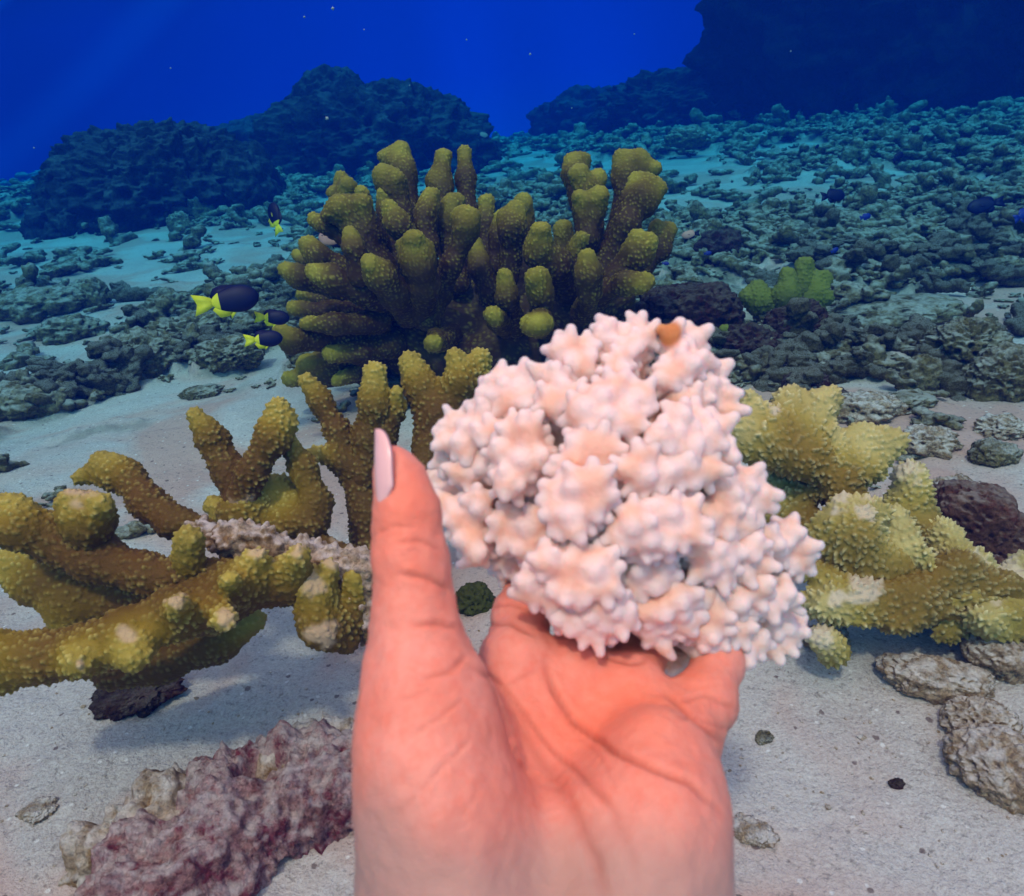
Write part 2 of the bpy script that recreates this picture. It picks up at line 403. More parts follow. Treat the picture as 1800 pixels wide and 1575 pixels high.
def build_seabed():
    na, nr = 1100, 760
    u = np.linspace(-1, 1, na, endpoint=False); az = np.pi * (0.30 * u + 0.70 * u ** 5)
    rr = np.concatenate([[.02], .12 * (13 / .12) ** np.linspace(0, 1, nr - 1)])
    A, RR = np.meshgrid(az, rr, indexing='ij'); x = (np.sin(A) * RR).ravel(); y = (np.cos(A) * RR).ravel()
    z = terrain(x, y); V = np.stack([x, y, z], 1)
    idx = np.arange(na * nr).reshape(na, nr); nx = np.roll(idx, -1, 0)
    Q = np.stack([idx[:, :-1].ravel(), idx[:, 1:].ravel(), nx[:, 1:].ravel(), nx[:, :-1].ravel()], 1)
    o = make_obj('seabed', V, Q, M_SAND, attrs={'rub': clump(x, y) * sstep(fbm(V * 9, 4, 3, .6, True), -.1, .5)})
    tag(o, 'pale sandy seabed strewn with coral rubble', kind='structure')
build_seabed()

# ------------------------------------------------------------------ rocks
def ico_cache():
    c = {}
    def get(n):
        if n not in c:
            import bmesh
            bm = bmesh.new(); bmesh.ops.create_icosphere(bm, subdivisions=n, radius=1); bm.verts.ensure_lookup_table()
            V = np.array([v.co[:] for v in bm.verts]); T = np.array([[v.index for v in f.verts] for f in bm.faces]); bm.free(); c[n] = (V, T)
        return c[n]
    return get
ICO = ico_cache()
def rock(name, c, size, mat, seed, label, cat='rock', sub=5, rough=.35, freq=1.6, rot=0, group=None, tilt=0, box=0., pits=.12, lean=None):
    """displaced solid; size = half extents"""
    V, T = ICO(sub); V = V.copy(); N = V.copy()
    if box: V = V / (np.abs(V) ** (2 + box * 6)).sum(1, keepdims=True) ** (1 / (2 + box * 6))
    S = np.array(size)
    P = V * S / S.mean() * freq + seed * 3.1
    d = rough * fbm(P, 6, seed, .55) + rough * .35 * fbm(P * 3, 4, seed + 3, .6, True) - pits * (1 - sstep(worley(P * 2.2, seed), .15, .45))
    V = V * (1 + d[:, None]) * S
    if lean is not None: V[:, 0] += lean * np.clip(V[:, 2], 0, None)
    ca, sa = math.cos(rot), math.sin(rot); ct, st = math.cos(tilt), math.sin(tilt)
    Ry = np.array([[ct, 0, st], [0, 1, 0], [-st, 0, ct]]); Rz = np.array([[ca, -sa, 0], [sa, ca, 0], [0, 0, 1]])
    V = V @ Ry.T @ Rz.T
    o = make_obj(name, V, T, mat); o.location = Vector(c)
    return tag(o, label, cat, group)
def rock_at(name, px, py, wpx, hpx, mat, seed, label, depth_ratio=.8, lift=.35, **k):
    """a rock whose base sits on the seabed seen at (px, py); width and height read off the photograph"""
    g = ground(px, py); d = float((g - CAMP) @ _fw); sx = wpx * d / FPX / 2; sz = hpx * d / FPX / 2
    sy = sx * depth_ratio
    return rock(name, (g[0], g[1] + sy * .6, g[2] + sz * lift * 2 - sz * .25), (sx, sy, sz), mat, seed, label, **k)

def big_rocks():
    def far(px, y, z0, size, seed, label, mat=M_REEF, **k):
        d = ray(px, 300); x = d[0] / d[1] * y
        return rock('reef_rock', (x, y, z0), size, mat, seed, label, 'reef rock', **k)
    # left mound, centre mound
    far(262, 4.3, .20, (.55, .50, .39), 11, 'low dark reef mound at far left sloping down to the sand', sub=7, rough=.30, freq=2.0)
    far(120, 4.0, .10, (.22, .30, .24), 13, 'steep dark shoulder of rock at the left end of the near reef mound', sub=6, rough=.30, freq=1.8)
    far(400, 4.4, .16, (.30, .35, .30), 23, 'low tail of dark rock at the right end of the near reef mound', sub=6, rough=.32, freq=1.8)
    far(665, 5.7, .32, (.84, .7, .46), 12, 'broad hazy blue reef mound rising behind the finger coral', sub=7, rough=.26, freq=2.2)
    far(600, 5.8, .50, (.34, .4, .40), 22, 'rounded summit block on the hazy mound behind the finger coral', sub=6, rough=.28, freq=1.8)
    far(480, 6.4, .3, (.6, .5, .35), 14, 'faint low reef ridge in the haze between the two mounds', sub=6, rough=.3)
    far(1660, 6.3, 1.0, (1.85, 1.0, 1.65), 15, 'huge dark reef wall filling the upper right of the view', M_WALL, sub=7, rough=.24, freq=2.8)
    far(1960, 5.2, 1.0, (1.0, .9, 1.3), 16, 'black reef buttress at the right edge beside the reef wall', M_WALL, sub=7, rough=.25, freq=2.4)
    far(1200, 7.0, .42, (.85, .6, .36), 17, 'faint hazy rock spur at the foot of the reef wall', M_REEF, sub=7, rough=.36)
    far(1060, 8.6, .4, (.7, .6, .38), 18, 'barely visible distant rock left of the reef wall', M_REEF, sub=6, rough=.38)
big_rocks()

def mid_rocks():
    ra = rock_at
    ra('rock', 325, 392, 100, 62, M_RUB, 31, 'squared brown block of rock just below the left reef mound', rough=.28, box=.2)
    ra('rock', 315, 412, 44, 50, M_RUB, 32, 'upright small stone in front of the squared brown block', rough=.35)
    ra('rock', 465, 536, 46, 36, M_REEF, 33, 'smooth round grey pebble behind the navy and yellow fish', rough=.12, pits=.02)
    ra('rock', 150, 540, 80, 66, M_RUB, 34, 'dark cone shaped rock on sand at far left', rough=.3)
    ra('rock', 45, 560, 160, 60, M_RUB, 35, 'long low knobbly rock at the left edge of the view', rough=.4)
    ra('rock', 115, 600, 110, 50, M_RUB, 36, 'brown lumpy rock on the sand left of the coral rubble bank', rough=.45)
    ra('rock', 20, 735, 150, 70, M_RUB, 37, 'dark rubble heap on the sand at the left edge, lowest of the three', rough=.45)
    ra('rock', 60, 700, 100, 50, M_RUB, 38, 'rubble lump behind the dark heap at the left edge', rough=.45)
    ra('rock', 290, 555, 90, 56, M_RUB, 39, 'ragged rock behind and left of the small fish pair', rough=.45)
    ra('rock', 1225, 585, 170, 100, M_PURP, 40, 'dark maroon block of dead coral right of the finger coral', rough=.25, box=.35, sub=6)
    ra('rock', 1120, 600, 90, 80, M_PURP, 41, 'dark purple stone wedged under the right side of the finger coral', rough=.3)
    ra('rock', 1600, 570, 215, 44, M_RUB, 42, 'long log shaped piece of dead coral lying on rubble at right', rough=.25, rot=.12, tilt=-.06)
    ra('rock', 1715, 640, 140, 100, M_RUB, 43, 'dark cavernous rock on the right below the log shaped coral', rough=.5, pits=.3, sub=6)
    ra('rock', 1790, 700, 140, 110, M_RUB, 44, 'big dark boulder cut by the right edge of the view', rough=.35, sub=6)
    ra('rock', 1410, 600, 110, 84, M_PURP, 45, 'dark knobbly rock behind the tan coral', rough=.45, sub=6)
    ra('rock', 1325, 640, 120, 80, M_PURP, 46, 'purple brown rubble lump between bleached coral and tan coral', rough=.45, sub=6)
    ra('rock', 1385, 640, 56, 40, M_CREAM, 47, 'pale round stone on sand behind the tan coral', rough=.25)
    ra('rock', 1630, 690, 80, 84, M_RUB, 48, 'upright grey stump of dead coral on sand at right', rough=.25)
    ra('rock', 1270, 455, 80, 58, M_PURP, 49, 'dark hollow looking rock on the slope behind the maroon block', rough=.4)
    ra('rock', 1540, 440, 120, 50, M_RUB, 50, 'brown ridge of rubble on the right slope behind the green coral', rough=.4)
    ra('rock', 1590, 250, 70, 40, M_RUB, 51, 'dark lump near the top of the right slope', rough=.35)
    ra('rock', 1210, 250, 70, 36, M_RUB, 52, 'grey rock in the haze at the foot of the reef wall', rough=.35)
    ra('rock', 1500, 410, 90, 46, M_RUB, 53, 'rounded brown rock on the right slope under a dark fish', rough=.4)
    ra('rock', 245, 655, 150, 80, M_RUB, 54, 'dark jagged end of the rubble bank left of the fish', rough=.5, pits=.25, sub=6)
    ra('rock', 330, 615, 140, 76, M_RUB, 55, 'jagged middle of the rubble bank on white sand', rough=.5, pits=.25, sub=6)
    ra('rock', 400, 640, 110, 56, M_RUB, 56, 'right end of the rubble bank beside the lowest fish', rough=.5, pits=.25, sub=6)
    ra('rock', 350, 700, 70, 22, M_RUB, 57, 'thin stick of rubble on open sand under the rubble bank', rough=.4, rot=.4)
    # near rocks, right
    ra('rock', 1735, 985, 125, 150, M_RED, 60, 'rusty maroon slab standing at the right edge above the tan coral', rough=.16, box=.4, rot=-.35, lean=-.28, sub=6, lift=.45)
    ra('rock', 1660, 1225, 190, 72, M_CREAM, 61, 'flat pale scalloped piece of dead coral on sand at lower right', rough=.26, rot=-.3, sub=6, tilt=.10, depth_ratio=.5)
    ra('rock', 1735, 1300, 120, 66, M_CREAM, 62, 'small hollow cream stone below the flat pale coral piece', rough=.3, sub=6, pits=.3)
    ra('rock', 1790, 1400, 190, 100, M_CREAM, 63, 'brown and cream stone cut by the right edge at lower right', rough=.3, rot=-.5, sub=6)
    ra('rock', 1780, 1190, 130, 90, M_CREAM, 64, 'cream lump of dead coral at right edge under the tan coral', rough=.3, sub=6)
    ra('rock', 230, 1245, 150, 36, M_PURP, 82, 'small dark stones in shade under the middle of the low amber coral', rough=.4, sub=6)
    ra('rock', 590, 1130, 70, 50, M_CREAM, 83, 'pale rough stone beside the thumb under the encrusted branch', rough=.4)
    ra('rock', 1530, 740, 120, 50, M_CREAM, 84, 'low crusty dead coral on sand just above the tan coral', rough=.45, pits=.3)
    ra('rock', 1640, 800, 110, 50, M_CREAM, 85, 'whitish crust of dead coral above and right of the tan coral', rough=.45, pits=.3)
    ra('rock', 1755, 815, 80, 44, M_RUB, 86, 'brown pebble like rubble near the right edge below the boulder', rough=.4)
    ra('rock', 1600, 720, 90, 30, M_RUB, 87, 'thin brown rubble strip on the sand below the grey stump', rough=.4)
    ra('rock', 1790, 1090, 120, 110, M_CREAM, 88, 'pale lumpy crust at the right edge below the maroon slab', rough=.35, sub=6)
    ra('rock', 1690, 1060, 110, 80, M_CREAM, 89, 'knobbly cream crust between the tan coral and the right edge', rough=.4, sub=6, pits=.3)
    ra('rock', 1460, 1140, 70, 50, M_CREAM, 90, 'rough pinkish knob of dead coral at the foot of the tan coral', rough=.45)
    ra('rock', 1470, 715, 60, 36, M_PURP, 91, 'small dark purple stone behind the tan coral tips', rough=.4)
    ra('rock', 1690, 880, 80, 50, M_CREAM, 92, 'small pale crust beside the maroon slab on its left', rough=.5, pits=.3)
    ra('rock', 1775, 770, 90, 40, M_CREAM, 93, 'flat pale rubble at the right edge just below the boulder', rough=.45, pits=.3)
    ra('rock', 1770, 1060, 120, 90, M_RED, 94, 'rusty encrusted lump under the maroon slab at the right edge', rough=.4, sub=6, pits=.3)
    ra('rock', 1560, 800, 70, 36, M_CREAM, 95, 'little rough pale stone between tan coral tips', rough=.5, pits=.3)
    ra('rock', 1420, 690, 80, 40, M_PURP, 96, 'low dark crust directly behind the leftmost tan coral tips', rough=.45)
    ra('rock', 60, 1440, 60, 16, M_CREAM, 97, 'small pale chip of coral on the sand at the lower left edge', rough=.5)
    ra('rock', 1345, 1305, 34, 12, M_RUB, 98, 'tiny dark twig of coral on the sand right of the hand', rough=.5, rot=.4)
    ra('rock', 1330, 1480, 70, 18, M_CREAM, 99, 'half buried pale chip on the sand right of the wrist', rough=.5, rot=-.6)
    ra('rock', 1580, 1385, 26, 14, M_PURP, 100, 'tiny dark pebble alone on the open sand at lower right', rough=.4)
    # near rocks, bottom left: crusty pink slab and a flat plate
mid_rocks()

def near_slab():
    random.seed(4)
    def seg(pts, name, label, mat, seed, h=.0022):
        prims = []
        P = [(ground(x, y) + np.array([0, 0, z - .014]), r) for x, y, z, r in pts]
        for (a, ra), (b, rb) in zip(P[:-1], P[1:]): prims.append((a, b, ra, rb, .02))
        V, Q = SDF(prims, h, .02).mesh(); N = vnormals(V, Q)
        d = .016 * fbm(V * 26, 5, seed, .62, True) + .009 * (.5 - worley(V * 60, seed)) + .005 * (.5 - worley(V * 150, seed + 9)) + .004 * fbm(V * 160, 3, seed + 2, .6) - .020 * sstep(fbm(V * 17, 2, seed + 31), .32, .5)
        V = V + N * d[:, None]
        o = make_obj(name, V, Q, mat); recenter(o, P[0][0]); return tag(o, label, 'rock')
    seg([(200, 1635, .0, .035), (300, 1555, .005, .040), (400, 1475, .01, .038), (480, 1425, .012, .034), (560, 1395, .012, .035), (680, 1385, .01, .035)], 'rock', 'crusty pink and maroon slab of reef rock at the lower left beside the wrist', M_PINK, 71)
    seg([(420, 1395, .012, .014), (520, 1365, .015, .02), (620, 1345, .018, .018), (700, 1335, .018, .018)], 'rock', 'pale knobbly ridge along the top of the pink slab by the thumb', M_CREAM, 72)
    seg([(110, 1525, .004, .012), (200, 1495, .008, .020), (290, 1455, .012, .024), (350, 1405, .014, .016)], 'rock', 'smooth buff plate of dead coral leaning on the pink slab', M_CREAM, 73)
near_slab()
rock_at('rock', 835, 1075, 70, 60, M_GREEN, 74, 'small green and white tuft of algae covered rubble seen between thumb and index finger', rough=.4, pits=.3)

# ------------------------------------------------------------------ coral builder
def zconv(o, s):
    return lambda X, Y: (o[0] + X / s, o[1] + Y / s)
Z3 = zconv((450, 230), 2.308); Z4 = zconv((0, 560), 2.128); Z5 = zconv((600, 540), 2.093); Z8 = zconv((1200, 560), 1.5517); Z2 = zconv((900, 0), 2.0)
def P3(conv, s, X, Y, r, D):
    px, py = conv(X, Y); return at(px, py, D), r / s * D / FPX * (.93 if s in (2.308, 2.128) else 1)
def coral_branch(parent, chains, conv, s, mat, h, nubf, nubamp, seed, k=.012, patches=(), wob=.004, label=None, name='branch', lowfreq=.0):
    """chains: lists of (X, Y, r, D); first point of each chain is a growing tip"""
    prims, tips = [], []
    for ch in chains:
        q = [P3(conv, s, *c) for c in ch]; tips.append(q[0])
        if len(q) == 1: prims.append((q[0][0], q[0][0] + 1e-5, q[0][1], q[0][1], k))
        for (a, ra), (b, rb) in zip(q[:-1], q[1:]): prims.append((a, b, ra, rb, k))
    V, Q = SDF(prims, h, .01).mesh()
    V = V + np.stack([vnoise(V * 28 + 5 * i, seed + i) for i in range(3)], 1) * wob
    N = vnormals(V, Q)
    w = worley(V * nubf, seed); nb = (1 - sstep(w, .12, .58)) * np.clip(.95 + .6 * fbm(V * 35, 2, seed + 5), .6, 1.3)
    tip = np.zeros(len(V))
    for c, r in tips: tip = np.maximum(tip, np.exp(-(np.linalg.norm(V - c, axis=1) / (r * (1.6 if s == 2.308 else 2.3))) ** 2 * .9) * (.62 + .38 * np.clip(N[:, 2] * .5 + .6, 0, 1)))  # pale growing tips, with top light painted in on upward faces
    V2 = V + N * ((nb - .3) * nubamp + .0015 * fbm(V * 60, 2, seed))[:, None]
    pt = np.zeros(len(V))
    qx, qy, qz = proj(V); ed = fbm(V * 110, 3, 3)
    for (X, Y, r, D) in patches:      # bare or bleached spots on the side towards the diver
        cx_, cy_ = conv(X, Y); rr = r / s
        pt = np.maximum(pt, (1 - sstep(np.hypot(qx - cx_, qy - cy_) / rr + .9 * ed, .45, 1.1)) * (((V - CAMP) * N).sum(1) < 0))
    o = make_obj(name, V2, Q, mat, parent, attrs={'tip': tip, 'nub': nb ** 2 * (.45 + .55 * tip), 'patch': pt})
    if label: o['label'] = label
    return o

# big finger coral behind: tips in front of and behind a dark core
def main_coral():
    D0 = 1.16
    base = ground(830, 668)
    root = empty('finger_coral', base, 'large olive finger coral colony with thick knobbly lobes, dark at its heart', 'coral')
    f, mdl, bk = D0 - .10, D0 + .0, D0 + .13
    hub1, hub2, hub3 = (560, 760, 75, D0 + .05), (850, 740, 80, D0 + .06), (1260, 680, 75, D0 + .05)
    B = [
     [[(585, 92, 50, bk), (600, 170, 52, bk), (625, 340, 48, bk), (640, 500, 50, bk)], [(530, 100, 36, bk), (585, 140, 40, bk)]],
     [[(512, 172, 44, mdl + .05), (545, 220, 55, mdl + .06), (580, 330, 48, mdl + .07), (600, 520, 50, mdl + .07)], [(560, 190, 36, mdl + .05), (550, 230, 50, mdl + .06)]],
     [[(345, 190, 34, bk), (375, 260, 34, bk), (440, 400, 36, bk), (520, 600, 40, bk)], [(375, 222, 34, bk - .02), (380, 270, 36, bk)], [(315, 250, 28, bk), (370, 290, 34, bk)]],
     [[(428, 248, 32, bk - .03), (450, 360, 36, bk), (520, 560, 40, bk)]],
     [[(515, 255, 33, mdl + .05), (525, 330, 36, mdl + .06), (560, 520, 44, mdl + .07)]],
     [[(765, 105, 40, bk), (745, 200, 46, bk), (760, 330, 44, bk), (790, 560, 50, bk)], [(735, 200, 38, bk), (750, 240, 44, bk)]],
     [[(848, 95, 36, bk), (848, 200, 38, bk), (855, 320, 42, bk), (860, 560, 46, bk)]],
     [[(705, 265, 40, mdl), (688, 340, 46, mdl), (690, 470, 45, mdl), (700, 640, 50, mdl + .04)]],
     [[(545, 315, 42, mdl - .02), (580, 380, 50, mdl - .02), (640, 470, 50, mdl), (660, 600, 60, mdl + .03)]],
     [[(440, 290, 30, mdl), (340, 312, 44, mdl), (285, 345, 32, mdl)], [(340, 312, 44, mdl), (420, 420, 62, mdl + .02), (500, 560, 70, mdl + .04), (560, 680, 70, D0 + .05)], [(430, 300, 32, mdl), (480, 420, 55, mdl + .03)]],
     [[(240, 362, 30, mdl + .03), (300, 385, 34, mdl + .03), (420, 470, 45, mdl + .04)]],
     [[(790, 305, 44, mdl + .03), (780, 380, 46, mdl + .04), (800, 480, 44, mdl + .05), (820, 620, 50, mdl + .05)], [(825, 285, 30, mdl + .03), (800, 320, 40, mdl + .03)]],
     [[(862, 345, 46, f + .02), (850, 420, 44, f + .03), (795, 540, 44, f + .05), (740, 660, 52, mdl), (700, 760, 60, mdl)], [(830, 335, 36, f + .02), (850, 380, 42, f + .02)]],
     [[(385, 420, 32, f), (395, 480, 40, f), (425, 570, 46, f + .02), (470, 680, 55, mdl)]],
     [[(645, 450, 50, f - .02), (655, 530, 66, f), (680, 630, 62, f + .03), (680, 740, 66, mdl)], [(605, 470, 36, f), (640, 520, 50, f)], [(690, 480, 36, f), (665, 540, 55, f)]],
     [[(212, 460, 40, mdl), (250, 510, 50, mdl), (340, 560, 48, mdl + .02), (480, 660, 55, D0 + .04)]],
     [[(122, 566, 36, mdl + .02), (180, 592, 44, mdl + .02), (330, 640, 46, mdl + .03), (480, 700, 55, D0 + .05)]],
     [[(235, 578, 36, f + .02), (320, 596, 45, f + .03), (430, 650, 52, f + .05), (540, 720, 60, mdl + .02)]],
     [[(462, 538, 40, f - .03), (505, 590, 56, f - .01), (560, 660, 62, f + .03), (620, 740, 66, mdl)]],
     [[(148, 722, 30, mdl), (290, 728, 36, mdl), (480, 740, 50, mdl + .03)]],
     [[(205, 785, 34, f + .03), (320, 786, 42, f + .04), (500, 775, 55, mdl)]],
     [[(105, 815, 38, f + .02), (140, 855, 46, f + .03), (350, 850, 48, mdl), (500, 820, 55, mdl + .03)]],
     [[(170, 502, 22, bk), (260, 560, 30, bk), (420, 640, 40, bk)]],
     [[(185, 665, 28, bk), (350, 695, 38, bk), (500, 720, 50, bk)]],
     [[(205, 938, 42, mdl), (330, 920, 44, mdl + .02), (520, 880, 60, mdl + .06)], [(130, 1008, 34, mdl), (300, 985, 42, mdl + .03), (480, 920, 50, mdl + .06)]],
     [[(300, 905, 40, mdl - .03), (430, 895, 46, mdl), (560, 860, 60, mdl + .04)], [(330, 1010, 34, mdl), (460, 970, 46, mdl + .04)]],
     [[(930, 292, 38, bk), (930, 380, 40, bk), (925, 520, 44, bk), (880, 660, 55, bk)]],
     [[(1060, 325, 46, mdl), (1045, 400, 52, mdl), (1035, 520, 46, mdl + .03), (1000, 680, 52, mdl + .05)], [(1010, 350, 30, mdl), (1035, 400, 45, mdl)]],
     [[(1085, 292, 44, bk - .02), (1090, 380, 44, bk), (1080, 560, 46, bk)]],
     [[(985, 345, 28, mdl + .05), (978, 430, 34, mdl + .06), (960, 560, 40, mdl + .07)]],
     [[(1155, 412, 52, f + .02), (1145, 490, 62, f + .04), (1220, 540, 62, f + .06), (1260, 640, 66, mdl + .02)]],
     [[(1290, 130, 42, bk), (1285, 180, 46, bk), (1330, 300, 44, bk), (1340, 480, 45, bk)], [(1330, 120, 32, bk), (1300, 170, 40, bk)]],
     [[(1310, 182, 50, mdl + .05), (1340, 240, 52, mdl + .06), (1360, 380, 48, mdl + .07), (1340, 560, 48, mdl + .07)], [(1385, 190, 44, mdl + .07), (1360, 250, 48, mdl + .07)]],
     [[(1312, 275, 38, mdl - .02), (1340, 330, 55, mdl), (1345, 420, 46, mdl), (1320, 560, 50, mdl + .02)], [(1388, 262, 42, mdl - .02), (1355, 330, 58, mdl)]],
     [[(1490, 122, 46, bk - .03), (1495, 200, 50, bk - .03), (1490, 330, 48, bk - .02), (1430, 520, 50, bk - .02)], [(1560, 115, 42, bk - .03), (1510, 170, 48, bk - .03)], [(1615, 155, 34, bk - .03), (1560, 165, 44, bk - .03)]],
     [[(1540, 200, 40, mdl), (1545, 270, 60, mdl), (1500, 380, 54, mdl), (1430, 500, 48, mdl + .02), (1370, 630, 55, mdl + .03)], [(1625, 235, 46, mdl), (1580, 290, 60, mdl)], [(1590, 210, 36, mdl), (1560, 260, 50, mdl)]],
     [[(1622, 390, 34, mdl + .06), (1630, 470, 38, mdl + .06), (1540, 600, 44, mdl + .07)], [(1682, 402, 33, mdl + .07), (1650, 480, 40, mdl + .06)]],
     [[(1545, 430, 40, f + .02), (1540, 500, 60, f + .03), (1460, 590, 52, f + .05), (1380, 680, 60, mdl)], [(1600, 450, 40, f + .02), (1560, 500, 56, f + .03)]],
     [[(1345, 508, 38, f - .05), (1345, 580, 46, f - .04), (1362, 655, 42, f - .02), (1320, 740, 55, mdl)]],
     [[(1590, 608, 34, f), (1500, 605, 42, f + .01), (1380, 660, 50, f + .05)], [(1560, 630, 34, f), (1500, 620, 40, f + .01)]],
     [[(1012, 592, 38, f + .02), (1015, 670, 44, f + .03), (1050, 790, 52, mdl + .02)]],
     [[(1125, 600, 46, f - .02), (1150, 660, 46, f), (1160, 760, 50, f + .05)], [(1160, 590, 34, f - .01), (1155, 640, 42, f)]],
     [[(1140, 785, 46, f - .05), (1150, 780, 46, f + .02), (1180, 800, 50, mdl + .02)], [(1180, 775, 34, f - .04), (1150, 780, 44, f)], [(1100, 775, 32, f - .04), (1150, 780, 44, f)]],
     [[(968, 752, 42, f - .02), (985, 770, 42, f + .05), (1020, 800, 50, mdl + .04)]],
     [[(720, 862, 38, f - .01), (740, 850, 40, f + .06), (790, 830, 50, mdl + .05)]],
     [[(1240, 395, 42, bk - .02), (1250, 500, 48, bk), (1260, 620, 60, bk)]],
     [[(1330, 445, 46, mdl + .0), (1300, 500, 46, mdl + .02), (1290, 600, 55, mdl + .04)]],
     [[(885, 470, 42, mdl + .04), (910, 560, 46, mdl + .04), (960, 660, 60, mdl + .06)]],
    ]
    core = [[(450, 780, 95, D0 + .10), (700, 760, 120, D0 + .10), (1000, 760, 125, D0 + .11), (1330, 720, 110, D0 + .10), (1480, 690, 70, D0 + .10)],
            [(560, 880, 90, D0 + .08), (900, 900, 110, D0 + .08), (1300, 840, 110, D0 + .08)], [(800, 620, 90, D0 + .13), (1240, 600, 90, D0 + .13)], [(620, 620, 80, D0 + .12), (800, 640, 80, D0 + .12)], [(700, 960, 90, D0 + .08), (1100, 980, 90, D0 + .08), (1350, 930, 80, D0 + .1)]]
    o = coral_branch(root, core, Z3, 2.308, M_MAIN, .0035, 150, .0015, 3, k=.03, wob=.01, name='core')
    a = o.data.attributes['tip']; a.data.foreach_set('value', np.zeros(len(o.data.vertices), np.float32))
    for i, b in enumerate(B): coral_branch(root, b, Z3, 2.308, M_MAIN, .0021, 190, .0017, 100 + i, k=.016, wob=.0035)
main_coral()

